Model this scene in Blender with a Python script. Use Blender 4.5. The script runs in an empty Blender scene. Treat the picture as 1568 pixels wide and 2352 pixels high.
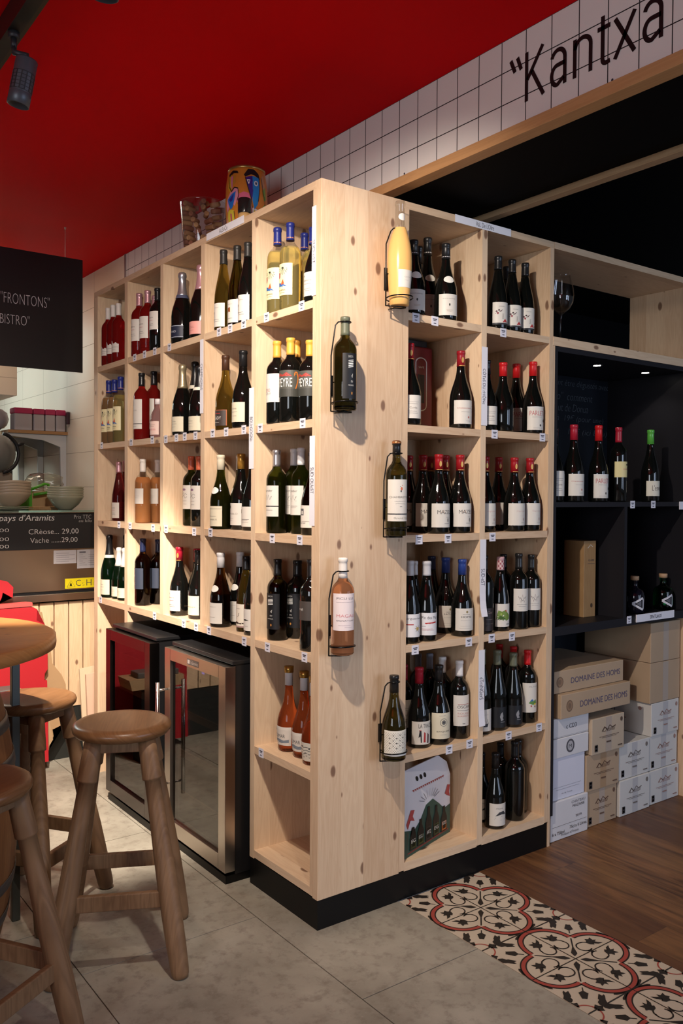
import bpy, bmesh, math, random
from mathutils import Vector, Matrix
PI = math.pi
random.seed(7)
SC = bpy.context.scene
COL = SC.collection

# ------------------------------------------------------------------ camera
F_PX = 1964.56
fw = Vector((0.596, 0.803, -0.0214)).normalized()
rt0 = Vector((fw.y, -fw.x, 0)).normalized()
up0 = rt0.cross(fw)
roll = 0.0062
rt = rt0 * math.cos(roll) + up0 * math.sin(roll)
up = up0 * math.cos(roll) - rt0 * math.sin(roll)
cd = bpy.data.cameras.new('camera')
cam = bpy.data.objects.new('camera', cd)
COL.objects.link(cam)
cam.matrix_world = Matrix(((rt.x, up.x, -fw.x, -1.5952), (rt.y, up.y, -fw.y, -2.2687), (rt.z, up.z, -fw.z, 1.4341), (0, 0, 0, 1)))
cd.sensor_fit = 'VERTICAL'
cd.sensor_height = 36.0
cd.lens = F_PX / 2352 * 36.0
cd.clip_start = 0.05
SC.camera = cam
SC.view_settings.view_transform = 'Standard'
SC.view_settings.look = 'None'
SC.view_settings.gamma = 1.0
SC.view_settings.use_curve_mapping = False
SC.view_settings.exposure = 0.0
SC.cycles.use_denoising = True
SC.cycles.max_bounces = 10
SC.cycles.transmission_bounces = 10
SC.cycles.transparent_max_bounces = 10
SC.cycles.sample_clamp_indirect = 4.0
SC.cycles.caustics_refractive = False
SC.cycles.caustics_reflective = False

# ------------------------------------------------------------------ world and lights
w = bpy.data.worlds.new('world')
SC.world = w
w.use_nodes = True
w.node_tree.nodes['Background'].inputs[0].default_value = (0.62, 0.66, 0.78, 1)
w.node_tree.nodes['Background'].inputs[1].default_value = 0.12


def aim(o, target):
    d = Vector(target) - o.location
    o.rotation_euler = d.to_track_quat('-Z', 'Y').to_euler()


def area(name, loc, target, sx, sy, power, color):
    l = bpy.data.lights.new(name, 'AREA')
    l.shape = 'RECTANGLE'
    l.size, l.size_y, l.energy, l.color = sx, sy, power, color
    o = bpy.data.objects.new(name, l)
    o.location = loc
    COL.objects.link(o)
    aim(o, target)
    return o


def spot(name, loc, target, power, color, size=80, blend=0.6, rad=0.022):
    l = bpy.data.lights.new(name, 'SPOT')
    l.energy, l.color, l.spot_size, l.spot_blend, l.shadow_soft_size = power, color, math.radians(size), blend, rad
    o = bpy.data.objects.new(name, l)
    o.location = loc
    COL.objects.link(o)
    aim(o, target)
    return o


WARM = (1.0, 0.86, 0.73)
# daylight of the shop windows behind the camera, then added fill from the left
area('window_and_fill_light', (1.6, -5.6, 1.55), (0.4, 0, 1.1), 1.0, 2.1, 60, (0.62, 0.76, 1.0))
area('window_and_fill_light', (3.2, -5.2, 1.55), (0.8, 0, 1.1), 0.8, 2.1, 28, (0.62, 0.74, 1.0))
area('window_and_fill_light', (-4.6, -2.9, 1.7), (0.35, -0.6, 2.7), 1.6, 1.6, 66, (0.88, 0.93, 1.0))  # added fill aimed at the tiled beam, not a known window
area('kitchen_fill_light', (-0.7, 3.1, 2.78), (-0.7, 3.1, 0), 0.8, 0.8, 21, (1.0, 0.80, 0.60))  # added warm fill that brightens the kitchen wall, no lamp known here
area('kitchen_light', (-0.9, 4.6, 2.6), (-0.2, 3.6, 1.4), 0.9, 0.9, 40, (0.75, 0.95, 0.92))
# added floor fill, then the track spots
spot('spot_lamp', (-0.87, -2.1, 2.58), (-0.1, -1.0, 0.0), 58, (1.0, 0.86, 0.70), 84, 1.0)  # added fill without a head on the track, lifts the foreground floor
spot('spot_lamp', (-0.836, -0.818, 2.595), (0.25, 0.1, 1.45), 160, WARM, 90, 0.9)
spot('spot_lamp', (-0.885, 0.315, 2.46), (-0.30, 1.85, 0.0), 520, WARM, 50, 0.5)
spot('spot_lamp', (-0.87, -0.36, 2.48), (0.0, 1.2, 1.35), 78, WARM, 84, 0.8)

# ------------------------------------------------------------------ helpers
ORG = {}


def tag(o, label=None, cat=None, group=None, kind=None):
    if label: o['label'] = label
    if cat: o['category'] = cat
    if group: o['group'] = group
    if kind: o['kind'] = kind
    return o


def thing(name, label, cat, loc=(0, 0, 0), group=None, kind=None):
    o = bpy.data.objects.new(name, None)
    o.empty_display_size = 0.05
    COL.objects.link(o)
    o.location = loc
    ORG[o] = Vector(loc)
    return tag(o, label, cat, group, kind)


class MB:
    def __init__(s):
        s.v = []; s.f = []; s.m = []; s.mats = []; s.sm = []

    def mi(s, mat):
        if mat not in s.mats: s.mats.append(mat)
        return s.mats.index(mat)

    def add(s, vs, fs, mat=None, smooth=False):
        n = len(s.v); k = s.mi(mat)
        s.v += [tuple(p) for p in vs]
        for f in fs:
            s.f.append([n + i for i in f]); s.m.append(k); s.sm.append(smooth)
        return s

    def box(s, a, b, mat=None, bev=0.0):
        x0, y0, z0 = [min(a[i], b[i]) for i in range(3)]
        x1, y1, z1 = [max(a[i], b[i]) for i in range(3)]
        if bev <= 0:
            vs = [(x0, y0, z0), (x1, y0, z0), (x1, y1, z0), (x0, y1, z0), (x0, y0, z1), (x1, y0, z1), (x1, y1, z1), (x0, y1, z1)]
            return s.add(vs, [(0, 3, 2, 1), (4, 5, 6, 7), (0, 1, 5, 4), (1, 2, 6, 5), (2, 3, 7, 6), (3, 0, 4, 7)], mat)
        bm = bmesh.new()
        bmesh.ops.create_cube(bm, size=1)
        for v in bm.verts:
            v.co = Vector(((x0 + x1) / 2 + v.co.x * (x1 - x0), (y0 + y1) / 2 + v.co.y * (y1 - y0), (z0 + z1) / 2 + v.co.z * (z1 - z0)))
        bmesh.ops.bevel(bm, geom=bm.edges[:], offset=bev, segments=2, affect='EDGES', profile=0.5)
        bm.verts.index_update()
        s.add([v.co[:] for v in bm.verts], [[v.index for v in f.verts] for f in bm.faces], mat)
        bm.free()
        return s

    def lathe(s, prof, c=(0, 0, 0), n=32, mat=None, smooth=True, cap=True, axis=None, mats=None):
        """prof: list of (r, z); axis: optional matrix"""
        n0 = len(s.v)
        vs = []
        for r, z in prof:
            for i in range(n):
                t = 2 * PI * i / n
                p = Vector((r * math.cos(t), r * math.sin(t), z))
                if axis: p = axis @ p
                vs.append((p.x + c[0], p.y + c[1], p.z + c[2]))
        s.v += vs
        for j in range(len(prof) - 1):
            k = s.mi(mats[j] if mats else mat)
            for i in range(n):
                a = n0 + j * n + i; b = n0 + j * n + (i + 1) % n
                s.f.append([a, b, b + n, a + n]); s.m.append(k); s.sm.append(smooth)
        if cap:
            for j, rev in ((0, True), (len(prof) - 1, False)):
                if prof[j][0] > 1e-5:
                    f = [n0 + j * n + i for i in range(n)]
                    if rev: f.reverse()
                    s.f.append(f); s.m.append(s.mi((mats[min(j, len(mats) - 1)]) if mats else mat)); s.sm.append(False)
        return s

    def cyl(s, a, b, r0, r1=None, n=16, mat=None):
        a = Vector(a); b = Vector(b); r1 = r0 if r1 is None else r1
        q = (b - a).to_track_quat('Z', 'Y').to_matrix()
        return s.lathe([(r0, 0), (r1, (b - a).length)], a, n, mat, True, True, q)

    def rod(s, a, b, prof, n=20, mat=None):
        """prof: (t, r) along a->b"""
        a = Vector(a); b = Vector(b)
        q = (b - a).to_track_quat('Z', 'Y').to_matrix()
        L = (b - a).length
        return s.lathe([(r, t * L) for t, r in prof], a, n, mat, True, True, q)

    def tube(s, pts, r, n=8, mat=None, closed=False):
        pts = [Vector(p) for p in pts]
        N = len(pts); n0 = len(s.v)
        ref = None
        for i, p in enumerate(pts):
            if closed: t = pts[(i + 1) % N] - pts[i - 1]
            else: t = pts[min(i + 1, N - 1)] - pts[max(i - 1, 0)]
            t.normalize()
            if ref is None:
                ref = t.orthogonal().normalized()
            ref = (ref - t * ref.dot(t)).normalized()
            bi = t.cross(ref)
            for k in range(n):
                a = 2 * PI * k / n
                s.v.append(tuple(p + (ref * math.cos(a) + bi * math.sin(a)) * r))
        k_ = s.mi(mat)
        for i in range(N if closed else N - 1):
            for k in range(n):
                a = n0 + i * n + k; b = n0 + i * n + (k + 1) % n
                c = n0 + ((i + 1) % N) * n + (k + 1) % n; d = n0 + ((i + 1) % N) * n + k
                s.f.append([a, b, c, d]); s.m.append(k_); s.sm.append(True)
        if not closed:
            s.f.append([n0 + k for k in range(n)][::-1]); s.m.append(k_); s.sm.append(False)
            s.f.append([n0 + (N - 1) * n + k for k in range(n)]); s.m.append(k_); s.sm.append(False)
        return s

    def prism(s, poly, fn, t0, t1, mat=None):
        """poly 2D outline; fn(u, v, t) -> xyz; thickness t0..t1"""
        n = len(poly)
        ar = sum(poly[i][0] * poly[(i + 1) % n][1] - poly[(i + 1) % n][0] * poly[i][1] for i in range(n))
        if ar < 0: poly = poly[::-1]
        bm = bmesh.new()
        vs = [bm.verts.new((p[0], p[1], 0)) for p in poly]
        f = bm.faces.new(vs)
        bmesh.ops.triangulate(bm, faces=[f])
        bm.verts.index_update()
        tri = [[v.index for v in g.verts] for g in bm.faces]
        bm.free()
        V = [fn(u, v, t0) for u, v in poly] + [fn(u, v, t1) for u, v in poly]
        F = [t[::-1] for t in tri] + [[i + n for i in t] for t in tri] + [[i, (i + 1) % n, n + (i + 1) % n, n + i] for i in range(n)]
        return s.add(V, F, mat)

    def build(s, name, mat=None, parent=None, xf=None, bevel=0):
        me = bpy.data.meshes.new(name)
        o_ = ORG.get(parent, Vector((0, 0, 0))) if parent else Vector((0, 0, 0))
        V = s.v
        if xf: V = [tuple(xf @ Vector(p)) for p in V]
        V = [(p[0] - o_.x, p[1] - o_.y, p[2] - o_.z) for p in V]
        me.from_pydata(V, [], s.f)
        for m_ in s.mats:
            me.materials.append(m_ or mat)
        me.polygons.foreach_set('material_index', s.m)
        me.polygons.foreach_set('use_smooth', s.sm)
        me.update()
        bm = bmesh.new(); bm.from_mesh(me)
        bmesh.ops.recalc_face_normals(bm, faces=bm.faces)
        bm.to_mesh(me); bm.free()
        o = bpy.data.objects.new(name, me)
        COL.objects.link(o)
        if parent:
            o.parent = parent
            ORG[o] = o_
        if bevel:
            b = o.modifiers.new('bevel', 'BEVEL'); b.width = bevel; b.segments = 2; b.limit_method = 'ANGLE'
        return o


def box(name, a, b, mat, parent=None, bev=0.0):
    return MB().box(a, b, None, bev).build(name, mat, parent)


def struct(o, kind='structure'):
    o['kind'] = kind
    return o


# ------------------------------------------------------------------ materials
MC = {}


def nmat(name):
    m = bpy.data.materials.new(name)
    m.use_nodes = True
    nt = m.node_tree
    return m, nt, nt.nodes['Principled BSDF']


def M(name, col, rough=0.5, metal=0.0, spec=0.5, trans=0.0, ior=1.45, emit=0.0, coat=0.0, var=0.0):
    if name in MC: return MC[name]
    m, nt, p = nmat(name)
    p.inputs['Base Color'].default_value = (*col, 1)
    p.inputs['Roughness'].default_value = rough
    p.inputs['Metallic'].default_value = metal
    p.inputs['Specular IOR Level'].default_value = spec
    p.inputs['Transmission Weight'].default_value = trans
    p.inputs['IOR'].default_value = ior
    if coat: p.inputs['Coat Weight'].default_value = coat
    if emit:
        p.inputs['Emission Color'].default_value = (*col, 1)
        p.inputs['Emission Strength'].default_value = emit
    if var:
        tc = nt.nodes.new('ShaderNodeTexCoord'); no = nt.nodes.new('ShaderNodeTexNoise')
        no.inputs['Scale'].default_value = 9; no.inputs['Detail'].default_value = 5
        nt.links.new(tc.outputs['Object'], no.inputs['Vector'])
        mx = nt.nodes.new('ShaderNodeMix'); mx.data_type = 'RGBA'
        mx.inputs[6].default_value = (*[c * (1 - var) for c in col], 1)
        mx.inputs[7].default_value = (*[min(1, c * (1 + var)) for c in col], 1)
        nt.links.new(no.outputs['Fac'], mx.inputs[0]); nt.links.new(mx.outputs[2], p.inputs['Base Color'])
    MC[name] = m
    return m


class NT:
    def __init__(s, nt): s.nt = nt

    def n(s, t, **kw):
        x = s.nt.nodes.new('ShaderNode' + t)
        for k, v in kw.items(): setattr(x, k, v)
        return x

    def l(s, a, b): s.nt.links.new(a, b)

    def math(s, op, a, b=None, c=None):
        x = s.n('Math', operation=op)
        for i, q in enumerate((a, b, c)):
            if q is None: continue
            if isinstance(q, (int, float)): x.inputs[i].default_value = q
            else: s.l(q, x.inputs[i])
        return x.outputs[0]

    def comb(s, a, b, c):
        x = s.n('CombineXYZ')
        for i, q in enumerate((a, b, c)):
            if isinstance(q, (int, float)): x.inputs[i].default_value = q
            else: s.l(q, x.inputs[i])
        return x.outputs[0]

    def mix(s, f, a, b):
        x = s.n('Mix', data_type='RGBA')
        for i, q in ((0, f), (6, a), (7, b)):
            if isinstance(q, (int, float)): x.inputs[i].default_value = q
            elif isinstance(q, tuple): x.inputs[i].default_value = (*q, 1)
            else: s.l(q, x.inputs[i])
        return x.outputs[2]

    def noise(s, v, scale, detail=4, rough=0.5, dist=0.0):
        x = s.n('TexNoise'); s.l(v, x.inputs['Vector'])
        x.inputs['Scale'].default_value = scale; x.inputs['Detail'].default_value = detail
        x.inputs['Roughness'].default_value = rough; x.inputs['Distortion'].default_value = dist
        return x.outputs['Fac']

    def ramp(s, f, st):
        x = s.n('ValToRGB'); s.l(f, x.inputs[0])
        e = x.color_ramp.elements
        while len(e) < len(st): e.new(0.5)
        for i, (p, c) in enumerate(st):
            e[i].position = p; e[i].color = (*c, 1) if isinstance(c, tuple) else (c, c, c, 1)
        return x.outputs[0]

    def step(s, x, a, b):
        m = s.n('MapRange'); s.l(x, m.inputs[0])
        m.inputs[1].default_value = a; m.inputs[2].default_value = b
        return m.outputs[0]


def wood(name, axis, light, dark, knot, stave=0.095, knots=True, rough=0.45, grain=0.6, bump=0.0, ring=None):
    """axis: grain direction 'x','y','z'"""
    if name in MC: return MC[name]
    m, nt, p = nmat(name); g = NT(nt)
    tc = g.n('TexCoord'); sp = g.n('SeparateXYZ'); g.l(tc.outputs['Object'], sp.inputs[0])
    X, Y, Z = sp.outputs
    al, p1, p2 = {'x': (X, Y, Z), 'y': (Y, X, Z), 'z': (Z, X, Y)}[axis]
    pe = g.math('ADD', p1, p2)
    sid = g.math('FLOOR', g.math('DIVIDE', pe, stave))
    wn = g.n('TexWhiteNoise', noise_dimensions='1D'); g.l(sid, wn.inputs['W'])
    rnd = wn.outputs['Value']
    off = g.math('MULTIPLY', rnd, 13.0)
    v = g.comb(g.math('ADD', g.math('MULTIPLY', al, 1.3), off), g.math('MULTIPLY', pe, 11.0), off)
    n1 = g.noise(v, 1.6, 3, 0.55, 0.4)
    v2 = g.comb(g.math('ADD', g.math('MULTIPLY', al, 5.0), off), g.math('MULTIPLY', pe, 190.0), off)
    n2 = g.noise(v2, 1.0, 4, 0.6)
    rings = g.math('FRACT', g.math('MULTIPLY', n1, 9.0))
    rings = g.math('ABSOLUTE', g.math('SUBTRACT', rings, 0.5))
    f = g.math('MULTIPLY', g.math('ADD', g.math('MULTIPLY', rings, 0.9), g.math('MULTIPLY', n2, 0.55)), grain)
    f = g.math('ADD', f, g.math('MULTIPLY', g.math('SUBTRACT', rnd, 0.5), 0.5))
    c = g.mix(g.step(f, -0.05, 0.85), light, dark)
    big = g.noise(tc.outputs['Object'], 2.2, 3)
    c = g.mix(g.math('MULTIPLY', big, 0.25), c, tuple(x * 1.12 for x in dark))
    if knots:
        vv = g.comb(g.math('ADD', g.math('MULTIPLY', al, 6.6), off), g.math('MULTIPLY', pe, 12.5), off)
        nz = g.n('TexVoronoi', feature='F1', voronoi_dimensions='2D'); g.l(vv, nz.inputs['Vector']); nz.inputs['Scale'].default_value = 1.0
        sc_ = g.n('SeparateColor'); g.l(nz.outputs['Color'], sc_.inputs[0])
        wob = g.math('MULTIPLY', g.noise(v2, 0.3, 2), 0.06)
        d = g.math('ADD', nz.outputs['Distance'], wob)
        size = g.math('MULTIPLY', g.math('SUBTRACT', sc_.outputs[0], 0.55), 0.36)
        k = g.step(g.math('SUBTRACT', size, d), -0.028, 0.012)
        c = g.mix(g.math('MULTIPLY', k, 0.72), c, knot)
        k2 = g.step(g.math('SUBTRACT', size, d), 0.005, 0.04)
        c = g.mix(g.math('MULTIPLY', k2, 0.5), c, tuple(x * 0.4 for x in knot))
    g.l(c, p.inputs['Base Color'])
    p.inputs['Roughness'].default_value = rough
    p.inputs['Specular IOR Level'].default_value = 0.35
    if bump:
        b = g.n('Bump'); b.inputs['Strength'].default_value = bump; b.inputs['Distance'].default_value = 0.002
        g.l(n2, b.inputs['Height']); g.l(b.outputs[0], p.inputs['Normal'])
    MC[name] = m
    return m


PL, PD, PK = (0.78, 0.60, 0.41), (0.56, 0.37, 0.225), (0.25, 0.12, 0.07)
PINE = {a: wood('pine_' + a, a, PL, PD, PK) for a in 'xyz'}
OAKC = ((0.30, 0.155, 0.07), (0.15, 0.07, 0.028), (0.1, 0.04, 0.02))
OAKX = wood('stool_oak_top', 'x', (0.235, 0.115, 0.048), (0.125, 0.055, 0.020), OAKC[2], 0.4, False, 0.32, 0.9)
OAKZ = wood('stool_oak_leg', 'z', (0.30, 0.175, 0.09), (0.145, 0.078, 0.038), OAKC[2], 0.3, False, 0.5, 0.9)
TABW = wood('table_top_wood', 'x', (0.48, 0.22, 0.07), (0.28, 0.11, 0.03), (0.12, 0.04, 0.015), 0.12, True, 0.33, 0.7)
BARW = wood('barrel_oak', 'z', (0.30, 0.13, 0.045), (0.16, 0.06, 0.02), (0.1, 0.04, 0.02), 0.06, False, 0.5, 0.8)
BLACK = M('black_laminate', (0.008, 0.008, 0.009), 0.42, spec=.3)
BLACKP = M('black_plinth', (0.005, 0.005, 0.005), 0.38, spec=.25)
WIRE = M('black_wire', (0.01, 0.01, 0.01), 0.25, 0.6)
PAPER = M('white_paper', (0.80, 0.80, 0.86), 0.6)
INK = M('ink', (0.03, 0.03, 0.05), 0.6)
STEEL = M('brushed_steel', (0.50, 0.45, 0.40), 0.28, 1.0)
STEEL2 = M('polished_steel', (0.72, 0.70, 0.67), 0.18, 1.0)
KRAFT = M('kraft_card', (0.42, 0.27, 0.14), 0.75, var=0.1)
KRAFT2 = M('grey_kraft_card', (0.44, 0.32, 0.21), 0.75, var=0.08)
WCARD = M('white_card', (0.66, 0.66, 0.68), 0.65, var=0.06)
REDC = M('red_card', (0.44, 0.012, 0.02), 0.6)


def thin(name, tint, rough=0.02, ior=1.5):
    """thin clear sheet: see-through with a sharp reflection"""
    if name in MC: return MC[name]
    m, nt, p = nmat(name); g = NT(nt)
    nt.nodes.remove(p)
    tr = g.n('BsdfTransparent'); tr.inputs[0].default_value = (*tint, 1)
    gl = g.n('BsdfGlossy'); gl.inputs['Roughness'].default_value = rough
    ge = g.n('NewGeometry'); vd = g.n('VectorMath', operation='DOT_PRODUCT')
    g.l(ge.outputs['Normal'], vd.inputs[0]); g.l(ge.outputs['Incoming'], vd.inputs[1])
    cs = g.math('ABSOLUTE', vd.outputs['Value'])
    f0 = ((ior - 1) / (ior + 1)) ** 2 * 1.6
    fr = g.math('ADD', g.math('MULTIPLY', g.math('POWER', g.math('SUBTRACT', 1.0, cs), 5.0), 1 - f0), f0)
    mx = g.n('MixShader'); g.l(fr, mx.inputs[0]); g.l(tr.outputs[0], mx.inputs[1]); g.l(gl.outputs[0], mx.inputs[2])
    g.l(mx.outputs[0], nt.nodes['Material Output'].inputs[0])
    MC[name] = m
    return m


def pm(hexs):
    """flat paint from a hex string"""
    k = 'print_' + hexs
    if k in MC: return MC[k]
    c = [int(hexs[i:i + 2], 16) / 255 for i in (0, 2, 4)]
    c = [(x / 12.92 if x <= 0.04045 else ((x + 0.055) / 1.055) ** 2.4) for x in c]
    return M(k, c, 0.5)


# ------------------------------------------------------------------ lettering
TXT = {}


def glyphs(text, thin=0.0):
    """triangles of a string, normalised to 0..1 in both directions, plus aspect (w/h)"""
    k = (text, thin)
    if k in TXT: return TXT[k]
    cu = bpy.data.curves.new('lettering', 'FONT')
    cu.body = text
    cu.resolution_u = 3
    cu.offset = thin
    o = bpy.data.objects.new('lettering', cu)
    COL.objects.link(o)
    dg = bpy.context.evaluated_depsgraph_get()
    me = bpy.data.meshes.new_from_object(o.evaluated_get(dg))
    bm = bmesh.new(); bm.from_mesh(me)
    bmesh.ops.triangulate(bm, faces=bm.faces[:])
    bm.verts.index_update()
    V = [v.co[:2] for v in bm.verts]; Fs = [[v.index for v in f.verts] for f in bm.faces]
    bm.free()
    bpy.data.objects.remove(o); bpy.data.curves.remove(cu); bpy.data.meshes.remove(me)
    x0 = min(p[0] for p in V); x1 = max(p[0] for p in V); y0 = min(p[1] for p in V); y1 = max(p[1] for p in V)
    r = ([((p[0] - x0) / (x1 - x0), (p[1] - y0) / (y1 - y0)) for p in V], Fs, (x1 - x0) / (y1 - y0))
    TXT[k] = r
    return r


def text_on(mb, text, fn, u0, u1, v0, v1, mat, thin=0.0, slant=0.0):
    V, Fs, asp = glyphs(text, thin)
    mb.add([fn(u0 + (u1 - u0) * (x + slant * (y - 0.5)), v0 + (v1 - v0) * y) for x, y in V], Fs, mat)


def rect_on(mb, fn, u0, u1, v0, v1, mat, n=1):
    vs = []
    for i in range(n + 1):
        u = u0 + (u1 - u0) * i / n
        vs += [fn(u, v0), fn(u, v1)]
    mb.add(vs, [(2 * i, 2 * i + 2, 2 * i + 3, 2 * i + 1) for i in range(n)], mat)


def fan_on(mb, fn, c, ring, mat, rings=1):
    n = len(ring)
    vs = [fn(*c)]
    for k in range(1, rings + 1):
        vs += [fn(c[0] + (p[0] - c[0]) * k / rings, c[1] + (p[1] - c[1]) * k / rings) for p in ring]
    F_ = [(0, 1 + i, 1 + (i + 1) % n) for i in range(n)]
    for k in range(rings - 1):
        F_ += [(1 + k * n + i, 1 + (k + 1) * n + i, 1 + (k + 1) * n + (i + 1) % n, 1 + k * n + (i + 1) % n) for i in range(n)]
    mb.add(vs, F_, mat)


def ell_on(mb, fn, u, v, ru, rv, mat, n=18, rings=1):
    fan_on(mb, fn, (u, v), [(u + ru * math.cos(2 * PI * i / n), v + rv * math.sin(2 * PI * i / n)) for i in range(n)], mat, rings)


def poly_on(mb, fn, pts, mat, rings=1):
    c = (sum(p[0] for p in pts) / len(pts), sum(p[1] for p in pts) / len(pts))
    if rings > 1:
        n = len(pts)
        pts = [(pts[i][0] + (pts[(i + 1) % n][0] - pts[i][0]) * k / rings, pts[i][1] + (pts[(i + 1) % n][1] - pts[i][1]) * k / rings) for i in range(n) for k in range(rings)]
    fan_on(mb, fn, c, pts, mat, rings)


def line_on(mb, fn, pts, wd, mat, asp=1.0):
    """polyline stroke in (u, v) with half width wd"""
    L = []; R = []
    N = len(pts)
    for i, p in enumerate(pts):
        a = pts[max(i - 1, 0)]; b = pts[min(i + 1, N - 1)]
        dx, dy = (b[0] - a[0]), (b[1] - a[1]) * asp
        d = math.hypot(dx, dy) or 1
        nx, ny = -dy / d * wd, dx / d * wd / asp
        L.append(fn(p[0] + nx, p[1] + ny)); R.append(fn(p[0] - nx, p[1] - ny))
    mb.add(L + R, [(i, i + 1, N + i + 1, N + i) for i in range(N - 1)], mat)


def arc(cx, cy, r, a0, a1, n=24, ry=None):
    ry = r if ry is None else ry
    return [(cx + r * math.cos(math.radians(a0 + (a1 - a0) * i / n)), cy + ry * math.sin(math.radians(a0 + (a1 - a0) * i / n))) for i in range(n + 1)]

# ================================================================== setting
XF = 0.35          # plane of the tiled wall and of the beam
def floor_stone():
    m, nt, p = nmat('grey_stone_tile'); g = NT(nt)
    tc = g.n('TexCoord'); o = tc.outputs['Object']
    a = g.noise(o, 3.0, 6, 0.6); b = g.noise(o, 22, 5, 0.65); c = g.noise(o, 90, 3, 0.6)
    a2 = g.noise(o, 1.3, 4, 0.6, 0.8)
    col = g.mix(g.step(g.math('ADD', g.math('MULTIPLY', a, .6), g.math('MULTIPLY', a2, .5)), .38, .68), (0.205, 0.188, 0.148), (0.42, 0.395, 0.325))
    col = g.mix(g.math('MULTIPLY', g.step(b, 0.50, 0.68), 0.5), col, (0.15, 0.125, 0.095))
    col = g.mix(g.math('MULTIPLY', g.step(c, 0.6, 0.8), 0.5), col, (0.42, 0.38, 0.32))
    g.l(col, p.inputs['Base Color'])
    g.l(g.ramp(b, [(0.3, 0.42), (0.7, 0.62)]), p.inputs['Roughness'])
    return m


def floor_plank():
    m, nt, p = nmat('dark_wood_planks'); g = NT(nt)
    tc = g.n('TexCoord'); sp = g.n('SeparateXYZ'); g.l(tc.outputs['Object'], sp.inputs[0])
    X, Y = sp.outputs[0], sp.outputs[1]
    px = g.math('DIVIDE', X, 0.16); pid = g.math('FLOOR', px)
    wn = g.n('TexWhiteNoise', noise_dimensions='1D'); g.l(pid, wn.inputs['W'])
    yo = g.math('DIVIDE', g.math('ADD', Y, g.math('MULTIPLY', wn.outputs[0], 1.2)), 0.95)
    yid = g.math('FLOOR', yo)
    wn2 = g.n('TexWhiteNoise', noise_dimensions='2D'); g.l(g.comb(pid, yid, 0), wn2.inputs['Vector'])
    r = wn2.outputs['Value']
    v = g.comb(g.math('MULTIPLY', X, 34), g.math('ADD', g.math('MULTIPLY', Y, 3.4), g.math('MULTIPLY', r, 9)), r)
    n1 = g.noise(v, 1.0, 5, 0.62, 0.6)
    n2 = g.noise(g.comb(g.math('MULTIPLY', X, 5), g.math('MULTIPLY', Y, 1.8), r), 1.2, 3)
    c = g.mix(g.step(n1, .3, .7), (0.035, 0.013, 0.006), (0.26, 0.120, 0.046))
    c = g.mix(g.math('MULTIPLY', g.step(n2, .42, .7), 0.6), c, (0.30, 0.155, 0.058))
    c = g.mix(g.math('MULTIPLY', g.step(r, .25, 1.0), 0.75), c, (0.085, 0.032, 0.016))
    ex = g.math('ABSOLUTE', g.math('SUBTRACT', g.math('FRACT', px), 0.5))
    ey = g.math('ABSOLUTE', g.math('SUBTRACT', g.math('FRACT', yo), 0.5))
    e = g.math('MAXIMUM', g.step(ex, 0.49, 0.5), g.step(ey, 0.4985, 0.5))
    c = g.mix(g.math('MULTIPLY', e, 0.7), c, (0.02, 0.01, 0.006))
    g.l(c, p.inputs['Base Color']); p.inputs['Roughness'].default_value = 0.42
    return m


def grid_tile(name, tile_y, tile_z, oy, oz, wdt, col, grout, rough=0.18, hor='Y'):
    m, nt, p = nmat(name); g = NT(nt)
    tc = g.n('TexCoord'); sp = g.n('SeparateXYZ'); g.l(tc.outputs['Object'], sp.inputs[0])
    Y, Z = sp.outputs[1 if hor == 'Y' else 0], sp.outputs[2]
    def edge(v, o, s):
        q = g.math('FRACT', g.math('DIVIDE', g.math('SUBTRACT', v, o), s))
        d = g.math('MULTIPLY', g.math('SUBTRACT', 0.5, g.math('ABSOLUTE', g.math('SUBTRACT', q, 0.5))), s)
        return g.math('LESS_THAN', d, wdt / 2)
    e = g.math('MAXIMUM', edge(Y, oy, tile_y), edge(Z, oz, tile_z))
    n = g.noise(tc.outputs['Object'], 7, 2)
    c = g.mix(g.math('MULTIPLY', n, 0.3), col, tuple(x * 0.85 for x in col))
    g.l(g.mix(e, c, grout), p.inputs['Base Color'])
    g.l(g.mix(e, (rough,) * 3, (0.8,) * 3), p.inputs['Roughness'])
    b = g.n('Bump'); b.inputs['Strength'].default_value = 0.25; b.inputs['Distance'].default_value = 0.001
    g.l(g.math('SUBTRACT', 1.0, e), b.inputs['Height']); g.l(b.outputs[0], p.inputs['Normal'])
    return m


STONE = floor_stone(); PLANK = floor_plank()
GROUT = M('floor_grout', (0.12, 0.095, 0.07), 0.8)
fl = thing('floor', None, None, (0, 0, 0), kind='structure')
# stone tiles 0.6 x 0.9 in staggered columns
mb = MB().box((-6, -6, -0.05), (XF, 7, -0.0035), GROUT)
gx = [-0.112 + 0.6 * i for i in range(-9, 1)]
for i, x0 in enumerate(gx):
    x1 = min(x0 + 0.6, XF)
    col = i - (len(gx) - 1)
    y0 = -0.385 - 0.9 * 7 + (0.585 if col % 2 else 0)
    while y0 < 7:
        a, b = max(y0, -6), min(y0 + 0.9, 7)
        if b > a: mb.box((x0 + .0018, a + .0018, -0.02), (x1 - .0018, b - .0018, 0), STONE)
        y0 += 0.9
mb.build('stone_tiles', None, fl)
MB().box((0.7525, -6, -0.05), (5, 0, 0)).box((0.7525, 0, -0.05), (5, 3, 0)).build('wood_planks', PLANK, fl)

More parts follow.
